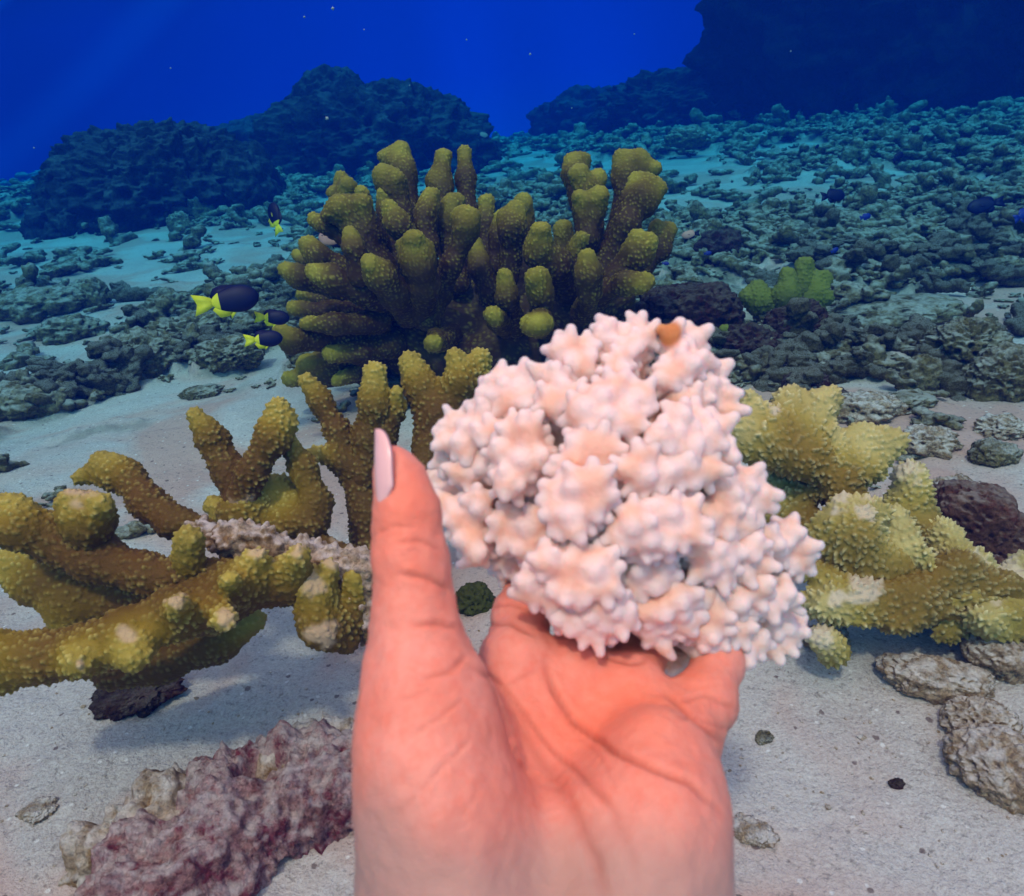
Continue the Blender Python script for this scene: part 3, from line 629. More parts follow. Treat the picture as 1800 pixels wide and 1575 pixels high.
def near_corals():
    D = .66
    # upright forked coral behind the thumb
    g = ground(610, 960)
    root = empty('branching_coral', g, 'upright forked olive coral standing behind the thumb and left of the bleached coral', 'coral')
    s4 = 2.128
    kw = dict(mat=M_NEAR, h=.0014, nubf=235, nubamp=.0022, k=.012, wob=.0025)
    coral_branch(root, [[(1145, 228, 36, D), (1200, 310, 47, D), (1265, 420, 50, D), (1320, 560, 54, D), (1370, 720, 62, D), (1380, 900, 62, D)], [(1172, 508, 28, D - .02), (1250, 525, 33, D - .01), (1320, 540, 40, D)]], Z4, s4, seed=201, **kw)
    coral_branch(root, [[(1402, 212, 47, D - .01), (1400, 330, 55, D - .01), (1370, 450, 58, D), (1350, 600, 55, D)]], Z4, s4, seed=202, **kw)
    coral_branch(root, [[(248, 200, 44, D + .01), (290, 290, 60, D + .01), (345, 400, 66, D + .01), (335, 520, 62, D + .01), (290, 640, 60, D), (180, 800, 60, D)], [(420, 192, 40, D), (440, 270, 48, D), (380, 360, 58, D + .01)], [(518, 190, 38, D + .01), (470, 270, 50, D + .01), (400, 370, 55, D + .01)], [(530, 260, 36, D + .02), (470, 340, 50, D + .02), (400, 420, 55, D + .02)]], Z5, 2.093, seed=203, **kw)
    coral_branch(root, [[(205, 310, 26, D - .01), (190, 380, 34, D), (160, 480, 50, D)]], Z5, 2.093, seed=204, **kw)
    # middle coral with pink scar
    D2 = .60
    root = empty('branching_coral', ground(440, 1010), 'forked amber coral with pink bare scar, between low left coral and upright coral', 'coral')
    kw['h'] = .0013; kw['nubf'] = 245
    coral_branch(root, [[(737, 362, 38, D2), (795, 450, 52, D2), (850, 560, 50, D2), (885, 660, 54, D2)]], Z4, s4, seed=211, **kw)
    coral_branch(root, [[(1042, 335, 44, D2 - .02), (1020, 460, 58, D2 - .02), (940, 570, 58, D2 - .02), (895, 680, 64, D2 - .01)], [(1085, 385, 34, D2 - .02), (1030, 450, 50, D2 - .02)]], Z4, s4, seed=212, patches=[(925, 715, 62, D2 - .045)], **kw)
    coral_branch(root, [[(1080, 450, 38, D2), (1140, 560, 45, D2), (1190, 680, 48, D2), (1160, 760, 60, D2), (1000, 780, 70, D2)], [(1040, 640, 60, D2 + .01), (1090, 720, 72, D2 + .01)], [(950, 640, 60, D2), (900, 720, 66, D2 - .01), (1000, 800, 60, D2)]], Z4, s4, seed=213, **kw)
    coral_branch(root, [[(800, 705, 40, D2), (870, 740, 50, D2), (980, 810, 55, D2), (1200, 860, 55, D2), (1360, 900, 52, D2)]], Z4, s4, seed=214, patches=[(1060, 770, 30, D2 - .04), (1250, 830, 30, D2 - .03)], **kw)
    # low left coral reaching out of the frame
    D3 = .47
    root = empty('branching_coral', ground(250, 1180), 'big low amber coral with pale blunt knobs, cut by the left edge of the view', 'coral')
    kw = dict(mat=M_NEAR, h=.0013, nubf=255, nubamp=.0021, k=.012, wob=.0025)
    coral_branch(root, [[(395, 528, 44, D3 + .07), (470, 580, 60, D3 + .07), (560, 690, 62, D3 + .06), (650, 760, 55, D3 + .05), (770, 800, 50, D3 + .05)], [(310, 590, 32, D3 + .07), (400, 570, 50, D3 + .07)]], Z4, s4, seed=221, **kw)
    coral_branch(root, [[(265, 685, 42, D3 - .01), (310, 740, 80, D3), (340, 840, 74, D3 + .01)], [(385, 682, 42, D3 - .01), (350, 740, 76, D3)]], Z4, s4, seed=222, patches=[(320, 640, 80, D3 - .015)], **kw)
    coral_branch(root, [[(55, 690, 50, D3), (90, 760, 70, D3), (200, 830, 78, D3 + .01), (350, 890, 82, D3 + .01), (560, 950, 76, D3 + .01), (720, 960, 78, D3 + .01), (880, 960, 75, D3 + .01)], [(-60, 700, 60, D3), (60, 780, 70, D3)]], Z4, s4, seed=223, **kw)
    coral_branch(root, [[(715, 835, 60, D3 - .01), (715, 920, 68, D3)]], Z4, s4, seed=224, **kw)
    coral_branch(root, [[(-120, 1320, 105, D3 - .03), (0, 1285, 100, D3 - .03), (150, 1262, 88, D3 - .03), (310, 1240, 78, D3 - .03), (480, 1190, 88, D3 - .03), (640, 1120, 86, D3 - .02), (800, 1070, 100, D3 - .01), (910, 1000, 92, D3), (1080, 985, 85, D3 + .01), (1180, 1010, 60, D3 + .02)],
                        [(955, 885, 50, D3 - .015), (930, 960, 75, D3 - .01)], [(1105, 885, 52, D3 - .01), (1080, 960, 62, D3)], [(500, 1265, 62, D3 - .045), (480, 1200, 70, D3 - .03)], [(840, 1135, 44, D3 - .05), (800, 1090, 70, D3 - .02)], [(660, 1070, 46, D3 - .05), (660, 1120, 70, D3 - .02)], [(300, 1290, 50, D3 - .05), (300, 1240, 70, D3 - .03)], [(860, 970, 40, D3 - .04), (900, 1010, 70, D3)]],
                 Z4, s4, seed=225, patches=[(975, 850, 50, D3 - .03), (1120, 850, 50, D3 - .03), (850, 1130, 48, D3 - .085), (665, 1060, 40, D3 - .08), (480, 1180, 38, D3 - .075), (300, 1290, 26, D3 - .08)], **kw)
    coral_branch(root, [[(30, 930, 60, D3 + .05), (120, 990, 72, D3 + .05), (280, 1040, 90, D3 + .05), (480, 1040, 80, D3 + .05), (650, 1010, 70, D3 + .03)], [(60, 890, 56, D3 + .05), (200, 960, 80, D3 + .05)], [(260, 1130, 56, D3 + .05), (300, 1060, 80, D3 + .05)]], Z4, s4, seed=226, **kw)
    coral_branch(root, [[(1180, 1000, 58, D3 + .01), (1180, 1090, 62, D3 + .01), (1200, 1160, 66, D3 + .01), (1300, 1210, 48, D3 + .02)], [(1245, 925, 32, D3 + .01), (1210, 1000, 45, D3 + .01)], [(1340, 960, 40, D3 + .02), (1330, 1100, 60, D3 + .03), (1240, 1140, 55, D3 + .02)], [(1130, 1000, 34, D3), (1170, 1050, 50, D3 + .01)]], Z4, s4, seed=227, patches=[(1170, 990, 50, D3 - .02), (1200, 1170, 75, D3 - .03), (1240, 910, 34, D3 - .01)], label='pale encrusted end of the branch beside the thumb', **kw)
    coral_branch(root, [[(950, 1130, 50, D3 + .05), (800, 1210, 80, D3 + .05), (600, 1290, 70, D3 + .05), (400, 1340, 50, D3 + .04)]], Z4, s4, seed=228, **kw)
    coral_branch(root, [[(740, 800, 36, D3 + .03), (860, 840, 44, D3 + .02), (1000, 850, 40, D3 + .02), (1180, 880, 46, D3 + .03), (1330, 900, 52, D3 + .03), (1450, 950, 50, D3 + .03)], [(1420, 1180, 50, D3 + .03), (1350, 1100, 60, D3 + .03), (1300, 980, 60, D3 + .03)]], Z4, s4, M_CREAM, .0013, 150, .005, 229, k=.02, wob=.008, name='dead_base')
    # dead pink rock filling between
    # tan coral right
    D4 = .60
    s8 = 1.5517
    root = empty('branching_coral', ground(1560, 1130), 'pale tan furry coral with thick fused branches at right of the bleached coral', 'coral')
    kw = dict(mat=M_PALE, h=.0015, nubf=230, nubamp=.0036, k=.014, wob=.009)
    coral_branch(root, [[(190, 225, 36, D4), (230, 300, 62, D4), (330, 360, 68, D4), (410, 430, 62, D4), (450, 520, 55, D4 - .01)], [(385, 240, 44, D4 + .01), (350, 330, 58, D4 + .01)], [(150, 300, 36, D4 - .01), (230, 320, 55, D4)], [(290, 225, 36, D4 + .02), (300, 310, 60, D4 + .01)]], Z8, s8, seed=231, patches=[(250, 250, 24, D4 - .05)], **kw)
    coral_branch(root, [[(560, 355, 42, D4), (480, 400, 58, D4), (420, 450, 55, D4)], [(500, 330, 40, D4), (450, 390, 55, D4)], [(400, 320, 36, D4), (440, 390, 50, D4)]], Z8, s8, seed=232, **kw)
    coral_branch(root, [[(600, 425, 44, D4 + .03), (610, 500, 46, D4 + .03), (650, 600, 58, D4 + .02), (640, 700, 60, D4 + .01)]], Z8, s8, seed=233, patches=[(600, 400, 60, D4)], **kw)
    coral_branch(root, [[(430, 520, 44, D4 - .03), (430, 600, 74, D4 - .03), (460, 680, 82, D4 - .03), (560, 700, 75, D4 - .02)], [(505, 545, 44, D4 - .03), (470, 620, 66, D4 - .03)]], Z8, s8, seed=234, patches=[(430, 490, 40, D4 - .06), (500, 520, 36, D4 - .06)], **kw)
    coral_branch(root, [[(575, 555, 40, D4 - .03), (585, 640, 58, D4 - .03), (640, 700, 62, D4 - .02)], [(620, 620, 40, D4 - .04), (600, 670, 55, D4 - .03)]], Z8, s8, seed=235, **kw)
    coral_branch(root, [[(385, 800, 42, D4 - .06), (470, 775, 60, D4 - .06), (590, 770, 66, D4 - .05), (720, 730, 66, D4 - .04), (850, 760, 68, D4 - .04)], [(300, 710, 20, D4 - .04), (400, 710, 34, D4 - .04), (480, 740, 50, D4 - .05)], [(320, 790, 22, D4 - .04), (400, 800, 30, D4 - .05)]], Z8, s8, seed=236, patches=[(500, 740, 50, D4 - .10), (420, 760, 30, D4 - .1)], **kw)
    coral_branch(root, [[(720, 600, 50, D4), (730, 680, 62, D4 - .01), (800, 760, 62, D4 - .03), (720, 850, 36, D4 - .05)], [(810, 680, 46, D4 - .02), (820, 760, 60, D4 - .03)], [(700, 700, 48, D4 - .03), (740, 750, 60, D4 - .04)]], Z8, s8, seed=237, patches=[(700, 690, 45, D4 - .07), (800, 670, 36, D4 - .05)], **kw)
    coral_branch(root, [[(860, 730, 50, D4 - .03), (860, 820, 58, D4 - .05), (1000, 850, 70, D4 - .05)], [(930, 700, 54, D4 - .02), (920, 800, 60, D4 - .04)], [(800, 830, 44, D4 - .06), (860, 850, 50, D4 - .05)]], Z8, s8, seed=238, patches=[(900, 700, 60, D4 - .06), (850, 760, 30, D4 - .08)], **kw)
    coral_branch(root, [[(245, 480, 26, D4 + .03), (300, 550, 40, D4 + .02), (380, 620, 50, D4)], [(230, 440, 24, D4 + .03), (300, 470, 30, D4 + .03), (390, 470, 40, D4 + .01)]], Z8, s8, seed=239, **kw)
    coral_branch(root, [[(365, 880, 42, D4 - .06), (390, 900, 42, D4 - .05)]], Z8, s8, seed=240, patches=[(370, 860, 50, D4 - .09)], **kw)
    # small green coral
    D5 = 1.42
    root = empty('branching_coral', ground(1390, 575), 'small bright green knobbly coral on the slope right of the maroon block', 'coral')
    kw = dict(mat=M_GREEN, h=.002, nubf=150, nubamp=.0025, k=.014, wob=.004)
    coral_branch(root, [[(1027, 935, 30, D5), (1030, 1000, 32, D5), (985, 1070, 48, D5)]], Z2, 2., seed=251, **kw)
    coral_branch(root, [[(965, 972, 33, D5 - .02), (960, 1050, 46, D5 - .02), (950, 1100, 50, D5)]], Z2, 2., seed=252, **kw)
    coral_branch(root, [[(1102, 980, 26, D5), (1060, 1020, 32, D5), (1000, 1070, 40, D5)], [(1095, 1045, 32, D5), (1030, 1070, 42, D5)], [(1065, 975, 22, D5), (1060, 1020, 30, D5)]], Z2, 2., seed=253, **kw)
    coral_branch(root, [[(825, 1045, 30, D5), (870, 1060, 45, D5), (960, 1090, 52, D5), (1060, 1100, 45, D5)], [(865, 1015, 32, D5), (880, 1070, 42, D5)]], Z2, 2., seed=254, **kw)
    coral_branch(root, [[(745, 1165, 22, D5 - .08), (830, 1178, 30, D5 - .08), (940, 1165, 28, D5 - .06), (1010, 1130, 30, D5 - .04)]], Z2, 2., seed=255, **kw)
near_corals()

# ------------------------------------------------------------------ hand
CREASES = []
def hand():
    def p(px, py, d): return at(px, py, d)
    def chain(pts, k=.012):
        q = [(p(x, y, d), r) for x, y, d, r in pts]
        return [(a, b, ra, rb, k) for (a, ra), (b, rb) in zip(q[:-1], q[1:])]
    pr = []
    # forearm -> wrist
    fa = CAMP + _fw * (-.10) - _up * .28 + _rt * .03; wr = CAMP + _fw * .125 - _up * .135 + _rt * .006
    pr += [(fa, wr, .036, .024, .02)]
    pr += [(wr - _rt * .010, p(810, 1560, .19), .021, .020, .02), (wr + _rt * .012, p(1100, 1560, .19), .021, .019, .02)]
    # palm slab: metacarpals
    pr += chain([(800, 1560, .190, .021), (880, 1330, .225, .014), (905, 1165, .238, .0105)], .016)
    pr += chain([(900, 1560, .195, .021), (960, 1340, .228, .014), (1010, 1190, .240, .0105)], .016)
    pr += chain([(1000, 1560, .195, .021), (1050, 1360, .228, .014), (1110, 1215, .238, .0100)], .016)
    pr += chain([(1095, 1560, .190, .0205), (1128, 1420, .212, .0165), (1180, 1300, .226, .0115)], .016)
    # thenar and hypothenar pads
    pr += chain([(785, 1560, .178, .0165), (772, 1400, .184, .0165), (755, 1270, .190, .0146), (735, 1165, .196, .0128)], .016)
    pr += chain([(1140, 1560, .180, .0150), (1143, 1440, .188, .0150), (1160, 1350, .200, .0140)], .016)
    # thumb
    pr += chain([(735, 1165, .196, .0124), (728, 1080, .199, .0108), (722, 985, .201, .0097), (716, 900, .203, .0086), (702, 838, .205, .0062), (690, 812, .205, .0046)], .005)
    # fingers, curling away behind the coral
    pr += chain([(905, 1165, .238, .0100), (915, 1085, .256, .0092), (935, 1015, .282, .0084)], .005)
    pr += chain([(935, 1015, .282, .0084), (1000, 985, .302, .0076), (1060, 1010, .306, .0068)], .004)
    pr += chain([(1010, 1190, .240, .0100), (1025, 1120, .262, .0090), (1050, 1060, .290, .0084)], .005)
    pr += chain([(1050, 1060, .290, .0084), (1090, 1020, .308, .0076), (1130, 1030, .312, .0068)], .004)
    pr += chain([(1110, 1215, .238, .0098), (1125, 1150, .260, .0088), (1140, 1090, .286, .0080)], .005)
    pr += chain([(1140, 1090, .286, .0080), (1160, 1040, .304, .0072), (1190, 1040, .310, .0064)], .004)
    pr += chain([(1200, 1300, .222, .0110), (1238, 1235, .236, .0092), (1262, 1165, .252, .0082)], .006)
    pr += chain([(1262, 1165, .252, .0082), (1262, 1110, .276, .0072), (1240, 1080, .290, .0062)], .004)
    S = SDF(pr, .0010, .01)
    V, Q = S.mesh(); 
    # relax
    for _ in range(4):
        acc = np.zeros_like(V); c = np.zeros(len(V))
        for i in range(4):
            a, b = Q[:, i], Q[:, (i + 1) % 4]
            for ax in range(3): acc[:, ax] += np.bincount(a, V[b, ax], len(V)) + np.bincount(b, V[a, ax], len(V))
            c += np.bincount(a, minlength=len(V)) + np.bincount(b, minlength=len(V))
        V = V * .4 + .6 * acc / c[:, None]
    N = vnormals(V, Q); px, py, dz = proj(V); front = ((V - CAMP) * N).sum(1) < 0
    front &= dz > .1
    cr_ = np.zeros(len(V)); dsp = np.zeros(len(V))
    LINES = [ # (points, width px, depth)
     ([(815, 1165), (870, 1195), (930, 1255), (985, 1320), (1040, 1385), (1090, 1440)], 7, .0011),
     ([(955, 1160), (975, 1210), (1010, 1260), (1070, 1310), (1140, 1345), (1210, 1375), (1268, 1425)], 8, .0016),
     ([(1165, 1215), (1215, 1262), (1278, 1310)], 7, .0012),
     ([(850, 1185), (915, 1260), (965, 1340), (1010, 1430), (1045, 1510), (1070, 1600)], 16, .0008), ([(1010, 1330), (1060, 1400), (1100, 1480), (1130, 1560)], 12, .0004),
     ([(720, 1295), (770, 1262), (815, 1228)], 5, .0007), ([(735, 1395), (790, 1335), (835, 1290)], 5, .0006), ([(700, 1430), (735, 1395)], 4, .0005), ([(812, 1435), (840, 1390)], 4, .0004),
     ([(700, 1008), (750, 1016), (792, 1036)], 6, .0011), ([(690, 955), (740, 950), (782, 968)], 5, .0008), ([(725, 1100), (770, 1096), (806, 1106)], 6, .0011), ([(650, 945), (690, 925), (740, 925)], 4, .0005), ([(740, 1190), (790, 1180), (822, 1150)], 7, .0010),
     ([(850, 1098), (895, 1096), (940, 1120)], 6, .0011), ([(862, 1068), (900, 1062), (950, 1080)], 5, .0008), ([(1060, 1150), (1110, 1165), (1140, 1160)], 6, .0010), ([(1190, 1235), (1240, 1222), (1300, 1250)], 5, .0008), ([(1190, 1262), (1235, 1268), (1290, 1285)], 5, .0007),
     ([(940, 1180), (900, 1200), (880, 1210)], 5, .0004), ([(760, 1210), (700, 1230)], 5, .0004), ([(960, 1180), (990, 1250), (1060, 1340), (1080, 1390)], 5, .0004)]
    rng = np.random.RandomState(3)
    for pts, w, dp in LINES:
        best = np.full(len(V), 1e9); tt = np.zeros(len(V)); n = len(pts) - 1
        for i in range(n):
            a = np.array(pts[i]); b = np.array(pts[i + 1]); ab = b - a
            t = np.clip(((px - a[0]) * ab[0] + (py - a[1]) * ab[1]) / (ab @ ab), 0, 1)
            d = np.hypot(px - a[0] - t * ab[0], py - a[1] - t * ab[1]); u = d < best; best = np.where(u, d, best); tt = np.where(u, (i + t) / n, tt)
        e = np.exp(-(best / (w * .72)) ** 2) * np.clip(np.minimum(tt, 1 - tt) * 5 + .15, 0, 1) * front
        swell = np.exp(-(best / (w * 3.5)) ** 2) * np.clip(np.minimum(tt, 1 - tt) * 5, 0, 1) * front
        dsp += -dp * 1.1 * e + .35 * dp * swell; cr_ = np.maximum(cr_, e * dp / .0014)
    # hollow of the palm
    hol = np.exp(-(((px - 1010) / 150) ** 2 + ((py - 1290) / 95) ** 2)) * front
    dsp -= .003 * hol
    ball = np.exp(-(((px - 900) / 70) ** 2 + ((py - 1150) / 40) ** 2)) + np.exp(-(((px - 1130) / 80) ** 2 + ((py - 1260) / 50) ** 2))
    dsp += .0016 * ball * front
    dsp += .0006 * fbm(V * 120, 3, 8) + .00025 * fbm(V * 500, 2, 9)
    V = V + N * dsp[:, None]
    o = make_obj('person', V, Q, M_SKIN, attrs={'crease': np.clip(cr_, 0, 1), 'blush': np.clip(.5 * np.exp(-(((px - 1080) / 190) ** 2 + ((py - 1260) / 90) ** 2)) + .35 * np.exp(-(((px - 720) / 80) ** 2 + ((py - 920) / 120) ** 2)), 0, 1), 'pale': np.clip(sstep(py + .18 * (900 - px) - 60 * vnoise(V * 50, 4), 1330, 1560) * .9, 0, 1)})  # the pale mask greys the wrist as painted shade
    recenter(o, p(950, 1300, .21))
    tag(o, 'bare left hand with open palm and raised thumb cradling the bleached coral', 'person')
    # thumb nail seen edge-on along the left of the thumb tip
    c0, c1 = p(664, 888, .1975), p(650, 755, .2010)
    ax = c1 - c0; L = np.linalg.norm(ax); ax /= L
    nrm = -_rt * .88 - _fw * .46; nrm -= ax * (nrm @ ax); nrm /= np.linalg.norm(nrm); sd = np.cross(ax, nrm)
    nu, nv = 26, 15; U = np.linspace(0, 1, nu); T = np.linspace(-1, 1, nv); vs = []
    for u in U:
        w = .0052 * min(1, math.sqrt(max(u, .001)) * 2.2) if u < .55 else .0052 * math.sqrt(max(0, 1 - ((u - .55) / .46) ** 1.7))
        w = max(w, .0004)
        for t in T:
            q = c0 + ax * L * u + sd * w * t + nrm * (.0012 * math.sin(u * math.pi) - .0026 * t * t * (w / .0052)) + _rt * (.0035 * math.sin(u * 2.2) * .5)
            vs.append(q)
    top = np.array(vs); bot = top - nrm * .0007; n_ = len(top); F = []
    for i in range(nu - 1):
        for j in range(nv - 1):
            a, b, c, d = i * nv + j, (i + 1) * nv + j, (i + 1) * nv + j + 1, i * nv + j + 1
            F.append((a, b, c, d)); F.append((a + n_, d + n_, c + n_, b + n_))
    rim = [j for j in range(nv)] + [i * nv + nv - 1 for i in range(1, nu)] + [(nu - 1) * nv + j for j in range(nv - 2, -1, -1)] + [i * nv for i in range(nu - 2, 0, -1)]
    for a, b in zip(rim, rim[1:] + rim[:1]): F.append((a, b, b + n_, a + n_))
    nl = make_obj('thumbnail', np.vstack([top, bot]), np.array(F), M_NAIL, o)
hand()

# ------------------------------------------------------------------ bleached coral held in the hand
def bleached():
    rng = np.random.RandomState(12)
    O = (1010, 1000)
    root = empty('bleached_coral', at(*Z5(1000, 1020), .272), 'bleached pinkish white cauliflower coral held up in the hand', 'coral', None)
    G = [  # each branch: (depth offset, clusters (X, Y, R))
     (.000, [(840, 150, 62), (905, 150, 38), (880, 215, 60), (800, 170, 30)]),
     (.000, [(985, 80, 42), (1085, 75, 46), (1120, 110, 36), (1040, 160, 75), (960, 130, 40), (1010, 240, 70)]),
     (-.004, [(1220, 115, 46), (1290, 130, 56), (1260, 220, 90), (1330, 200, 40), (1200, 260, 60)]),
     (.002, [(1385, 245, 44), (1405, 330, 44), (1420, 380, 36), (1330, 310, 75), (1260, 340, 70)]),
     (.000, [(590, 265, 58), (680, 260, 52), (540, 325, 46), (620, 340, 75), (530, 375, 40), (690, 340, 60)]),
     (-.002, [(740, 248, 40), (800, 278, 46), (850, 330, 62), (780, 350, 70)]),
     (-.002, [(430, 425, 50), (395, 490, 42), (500, 440, 66), (530, 385, 46), (470, 500, 60), (560, 460, 60)]),
     (.002, [(385, 560, 40), (440, 600, 50), (520, 550, 66), (470, 610, 40), (590, 560, 60)]),
     (.022, [(350, 625, 36), (430, 650, 40), (520, 660, 44), (400, 690, 34)]),
     (-.006, [(640, 460, 75), (700, 560, 84), (620, 640, 75), (690, 470, 60), (600, 540, 60)]),
     (.000, [(395, 725, 42), (440, 800, 56), (490, 905, 48), (510, 720, 56), (480, 850, 56), (420, 760, 40)]),
     (.004, [(620, 850, 46), (640, 780, 66), (700, 860, 46), (730, 780, 66), (590, 800, 46), (680, 900, 34)]),
     (.016, [(560, 900, 40), (620, 930, 40), (660, 960, 46), (600, 970, 30)]),
     (-.010, [(960, 350, 84), (930, 440, 84), (1090, 330, 75), (1050, 420, 70), (880, 380, 60), (1010, 300, 50)]),
     (-.010, [(870, 560, 76), (960, 520, 74), (840, 610, 50), (900, 500, 66)]),
     (-.018, [(880, 650, 74), (850, 745, 76), (800, 680, 46), (930, 720, 56), (860, 800, 46), (940, 640, 50), (790, 750, 40)]),
     (-.010, [(1180, 480, 74), (1290, 420, 74), (1380, 450, 54), (1410, 540, 44), (1270, 520, 80), (1340, 490, 60), (1240, 400, 50)]),
     (-.012, [(1120, 560, 54), (1060, 600, 46), (1180, 620, 76), (1330, 600, 76), (1250, 590, 70), (1100, 640, 40)]),
     (-.006, [(1480, 640, 62), (1520, 720, 54), (1480, 800, 54), (1440, 650, 56), (1420, 790, 50), (1540, 680, 36), (1400, 690, 54), (1360, 760, 60)]),
     (-.016, [(1080, 780, 74), (1180, 760, 76), (1270, 830, 64), (1100, 860, 54), (1030, 830, 44), (1270, 760, 60), (1190, 840, 60)]),
     (-.004, [(1640, 830, 54), (1690, 880, 40), (1600, 900, 64), (1670, 940, 38), (1560, 850, 50), (1700, 930, 28)]),
     (-.008, [(1500, 880, 70), (1400, 900, 74), (1330, 960, 52), (1330, 890, 54), (1460, 960, 66), (1400, 970, 46), (1540, 940, 50)]),
     (-.006, [(1150, 960, 62), (1200, 900, 52), (1080, 1020, 52), (1060, 1100, 36), (1160, 1010, 46), (1100, 950, 50)]),
     (-.022, [(760, 940, 56), (700, 1010, 54), (860, 950, 74), (940, 940, 64), (980, 1010, 46), (840, 1030, 64), (690, 1055, 36), (920, 1020, 60), (780, 1060, 40)]),
     (-.022, [(870, 1140, 54), (940, 1205, 40), (1000, 1150, 52), (1040, 1130, 36), (820, 1130, 38), (940, 1100, 66), (890, 1180, 36), (980, 1080, 50)]),
     (-.012, [(1180, 1100, 64), (1140, 1180, 52), (1240, 1140, 74), (1260, 1060, 50), (1180, 1230, 44), (1220, 1070, 46), (1130, 1120, 36)]),
     (-.010, [(1450, 1080, 74), (1560, 1090, 64), (1620, 1050, 46), (1350, 1070, 56), (1640, 1090, 34), (1540, 1030, 46)]),
     (-.012, [(1330, 1180, 74), (1440, 1180, 84), (1520, 1230, 54), (1330, 1260, 46), (1420, 1280, 46), (1380, 1120, 50), (1480, 1260, 40)]),
     (-.002, [(1610, 1160, 54), (1665, 1185, 38), (1580, 1250, 44), (1620, 1220, 40), (1560, 1180, 50)]),
     (.012, [(1280, 1320, 46), (1230, 1300, 38), (1320, 1355, 34), (1260, 1370, 30), (1340, 1310, 34)]),
    ]
    cx, cy = 1000, 700
    for gi, (off, cl) in enumerate(G):
        prims = []; tips = []
        def dep(X, Y):
            q = ((X - cx) / 720.) ** 2 + ((Y - cy) / 700.) ** 2
            return .232 + .030 * q + off
        mX = np.mean([c[0] for c in cl]); mY = np.mean([c[1] for c in cl])
        bX, bY = O[0] + (mX - O[0]) * .25, O[1] + (mY - O[1]) * .25
        s_ = 2.093
        def W(X, Y, D): px, py = Z5(X, Y); return at(px, py, D)
        # main stem from the base to behind the clusters
        jX, jY = O[0] + (mX - O[0]) * .80, O[1] + (mY - O[1]) * .80; jD = dep(mX, mY) + .020
        base = W(O[0] + (mX - O[0]) * .1, O[1] + (mY - O[1]) * .1, .283); J = W(jX, jY, jD)
        prims.append((base, J, .0085, .0070, .006))
        for (X, Y, Rr) in cl:
            D = dep(X, Y) + rng.uniform(-.002, .002); r = Rr / s_ * D / FPX * .60
            C = W(X, Y, D + r)
            gx, gy = X - mX + .55 * (X - O[0]) * 60 / (math.hypot(X - O[0], Y - O[1]) + 1), Y - mY + .55 * (Y - O[1]) * 60 / (math.hypot(X - O[0], Y - O[1]) + 1)
            gl = math.hypot(gx, gy) + 1e-6; rd = (_rt * gx - _up * gy) / gl * min(1, gl / 45)
            prims.append((J, C, .0050, r * .7, .005)); prims.append((C - rd * r * 1.3 + ray(*Z5(X, Y)) * .0015, C + rd * r * .45, r * .70, r * .92, .0042))
        S = SDF(prims, .00066, .008); V, Q = S.mesh(); N = vnormals(V, Q)
        view = -ray(*Z5(mX, mY)); view /= np.linalg.norm(view); nv = N @ view
        cen = W(mX, mY, dep(mX, mY)); okp = np.where((nv > -.45) & (np.linalg.norm(V - J, axis=1) < .05) & (V @ view > J @ view - .006))[0]
        rng.shuffle(okp); got = np.zeros((0, 3))
        for j in okp[:6000]:
            f = nv[j]; sp = .0038 + .0022 * max(0, f)
            if len(got) and ((got - V[j]) ** 2).sum(1).min() < sp * sp: continue
            if f > .72 and rng.rand() < .985: continue
            got = np.vstack([got, V[j]])
            rim = 1 - sstep(f, .15, .85); d = N[j] - view * max(0, f) * .75 * rim; d = d + rng.normal(size=3) * .12; d /= np.linalg.norm(d)
            Lx = (-.0004 + .0027 * rim) * rng.uniform(.6, 1.25); rr = rng.uniform(.0015, .0022) + .0005 * (1 - rim)
            S.add(V[j] - N[j] * .001, V[j] + d * Lx, rr * 1.4, rr, .0015 + .0016 * (1 - rim)); tips.append(V[j] + d * (Lx + rr))
        V, Q = S.mesh()
        T = np.array(tips); tip = np.zeros(len(V))
        for i in range(0, len(V), 20000):
            dd = np.sqrt(((V[i:i + 20000, None] - T[None]) ** 2).sum(2).min(1)); tip[i:i + 20000] = 1 - sstep(dd, .0010, .0075)
        N = vnormals(V, Q); V = V + N * (.00022 * fbm(V * 700, 2, gi))[:, None] + N * (.0006 * fbm(V * 200, 2, gi + 50))[:, None]
        pt = np.zeros(len(V))
        if gi == 2:
            c = W(1203, 95, dep(1203, 95) - .003); pt = (1 - sstep(np.linalg.norm(V - c, axis=1), .0035, .0060)) * .9
        o = make_obj('branch', V, Q, M_BLEACH, root, attrs={'tip': tip, 'patch': pt})
        if gi == 2: o['label'] = 'branch of the bleached coral with an orange brown spot at its tip'
bleached()

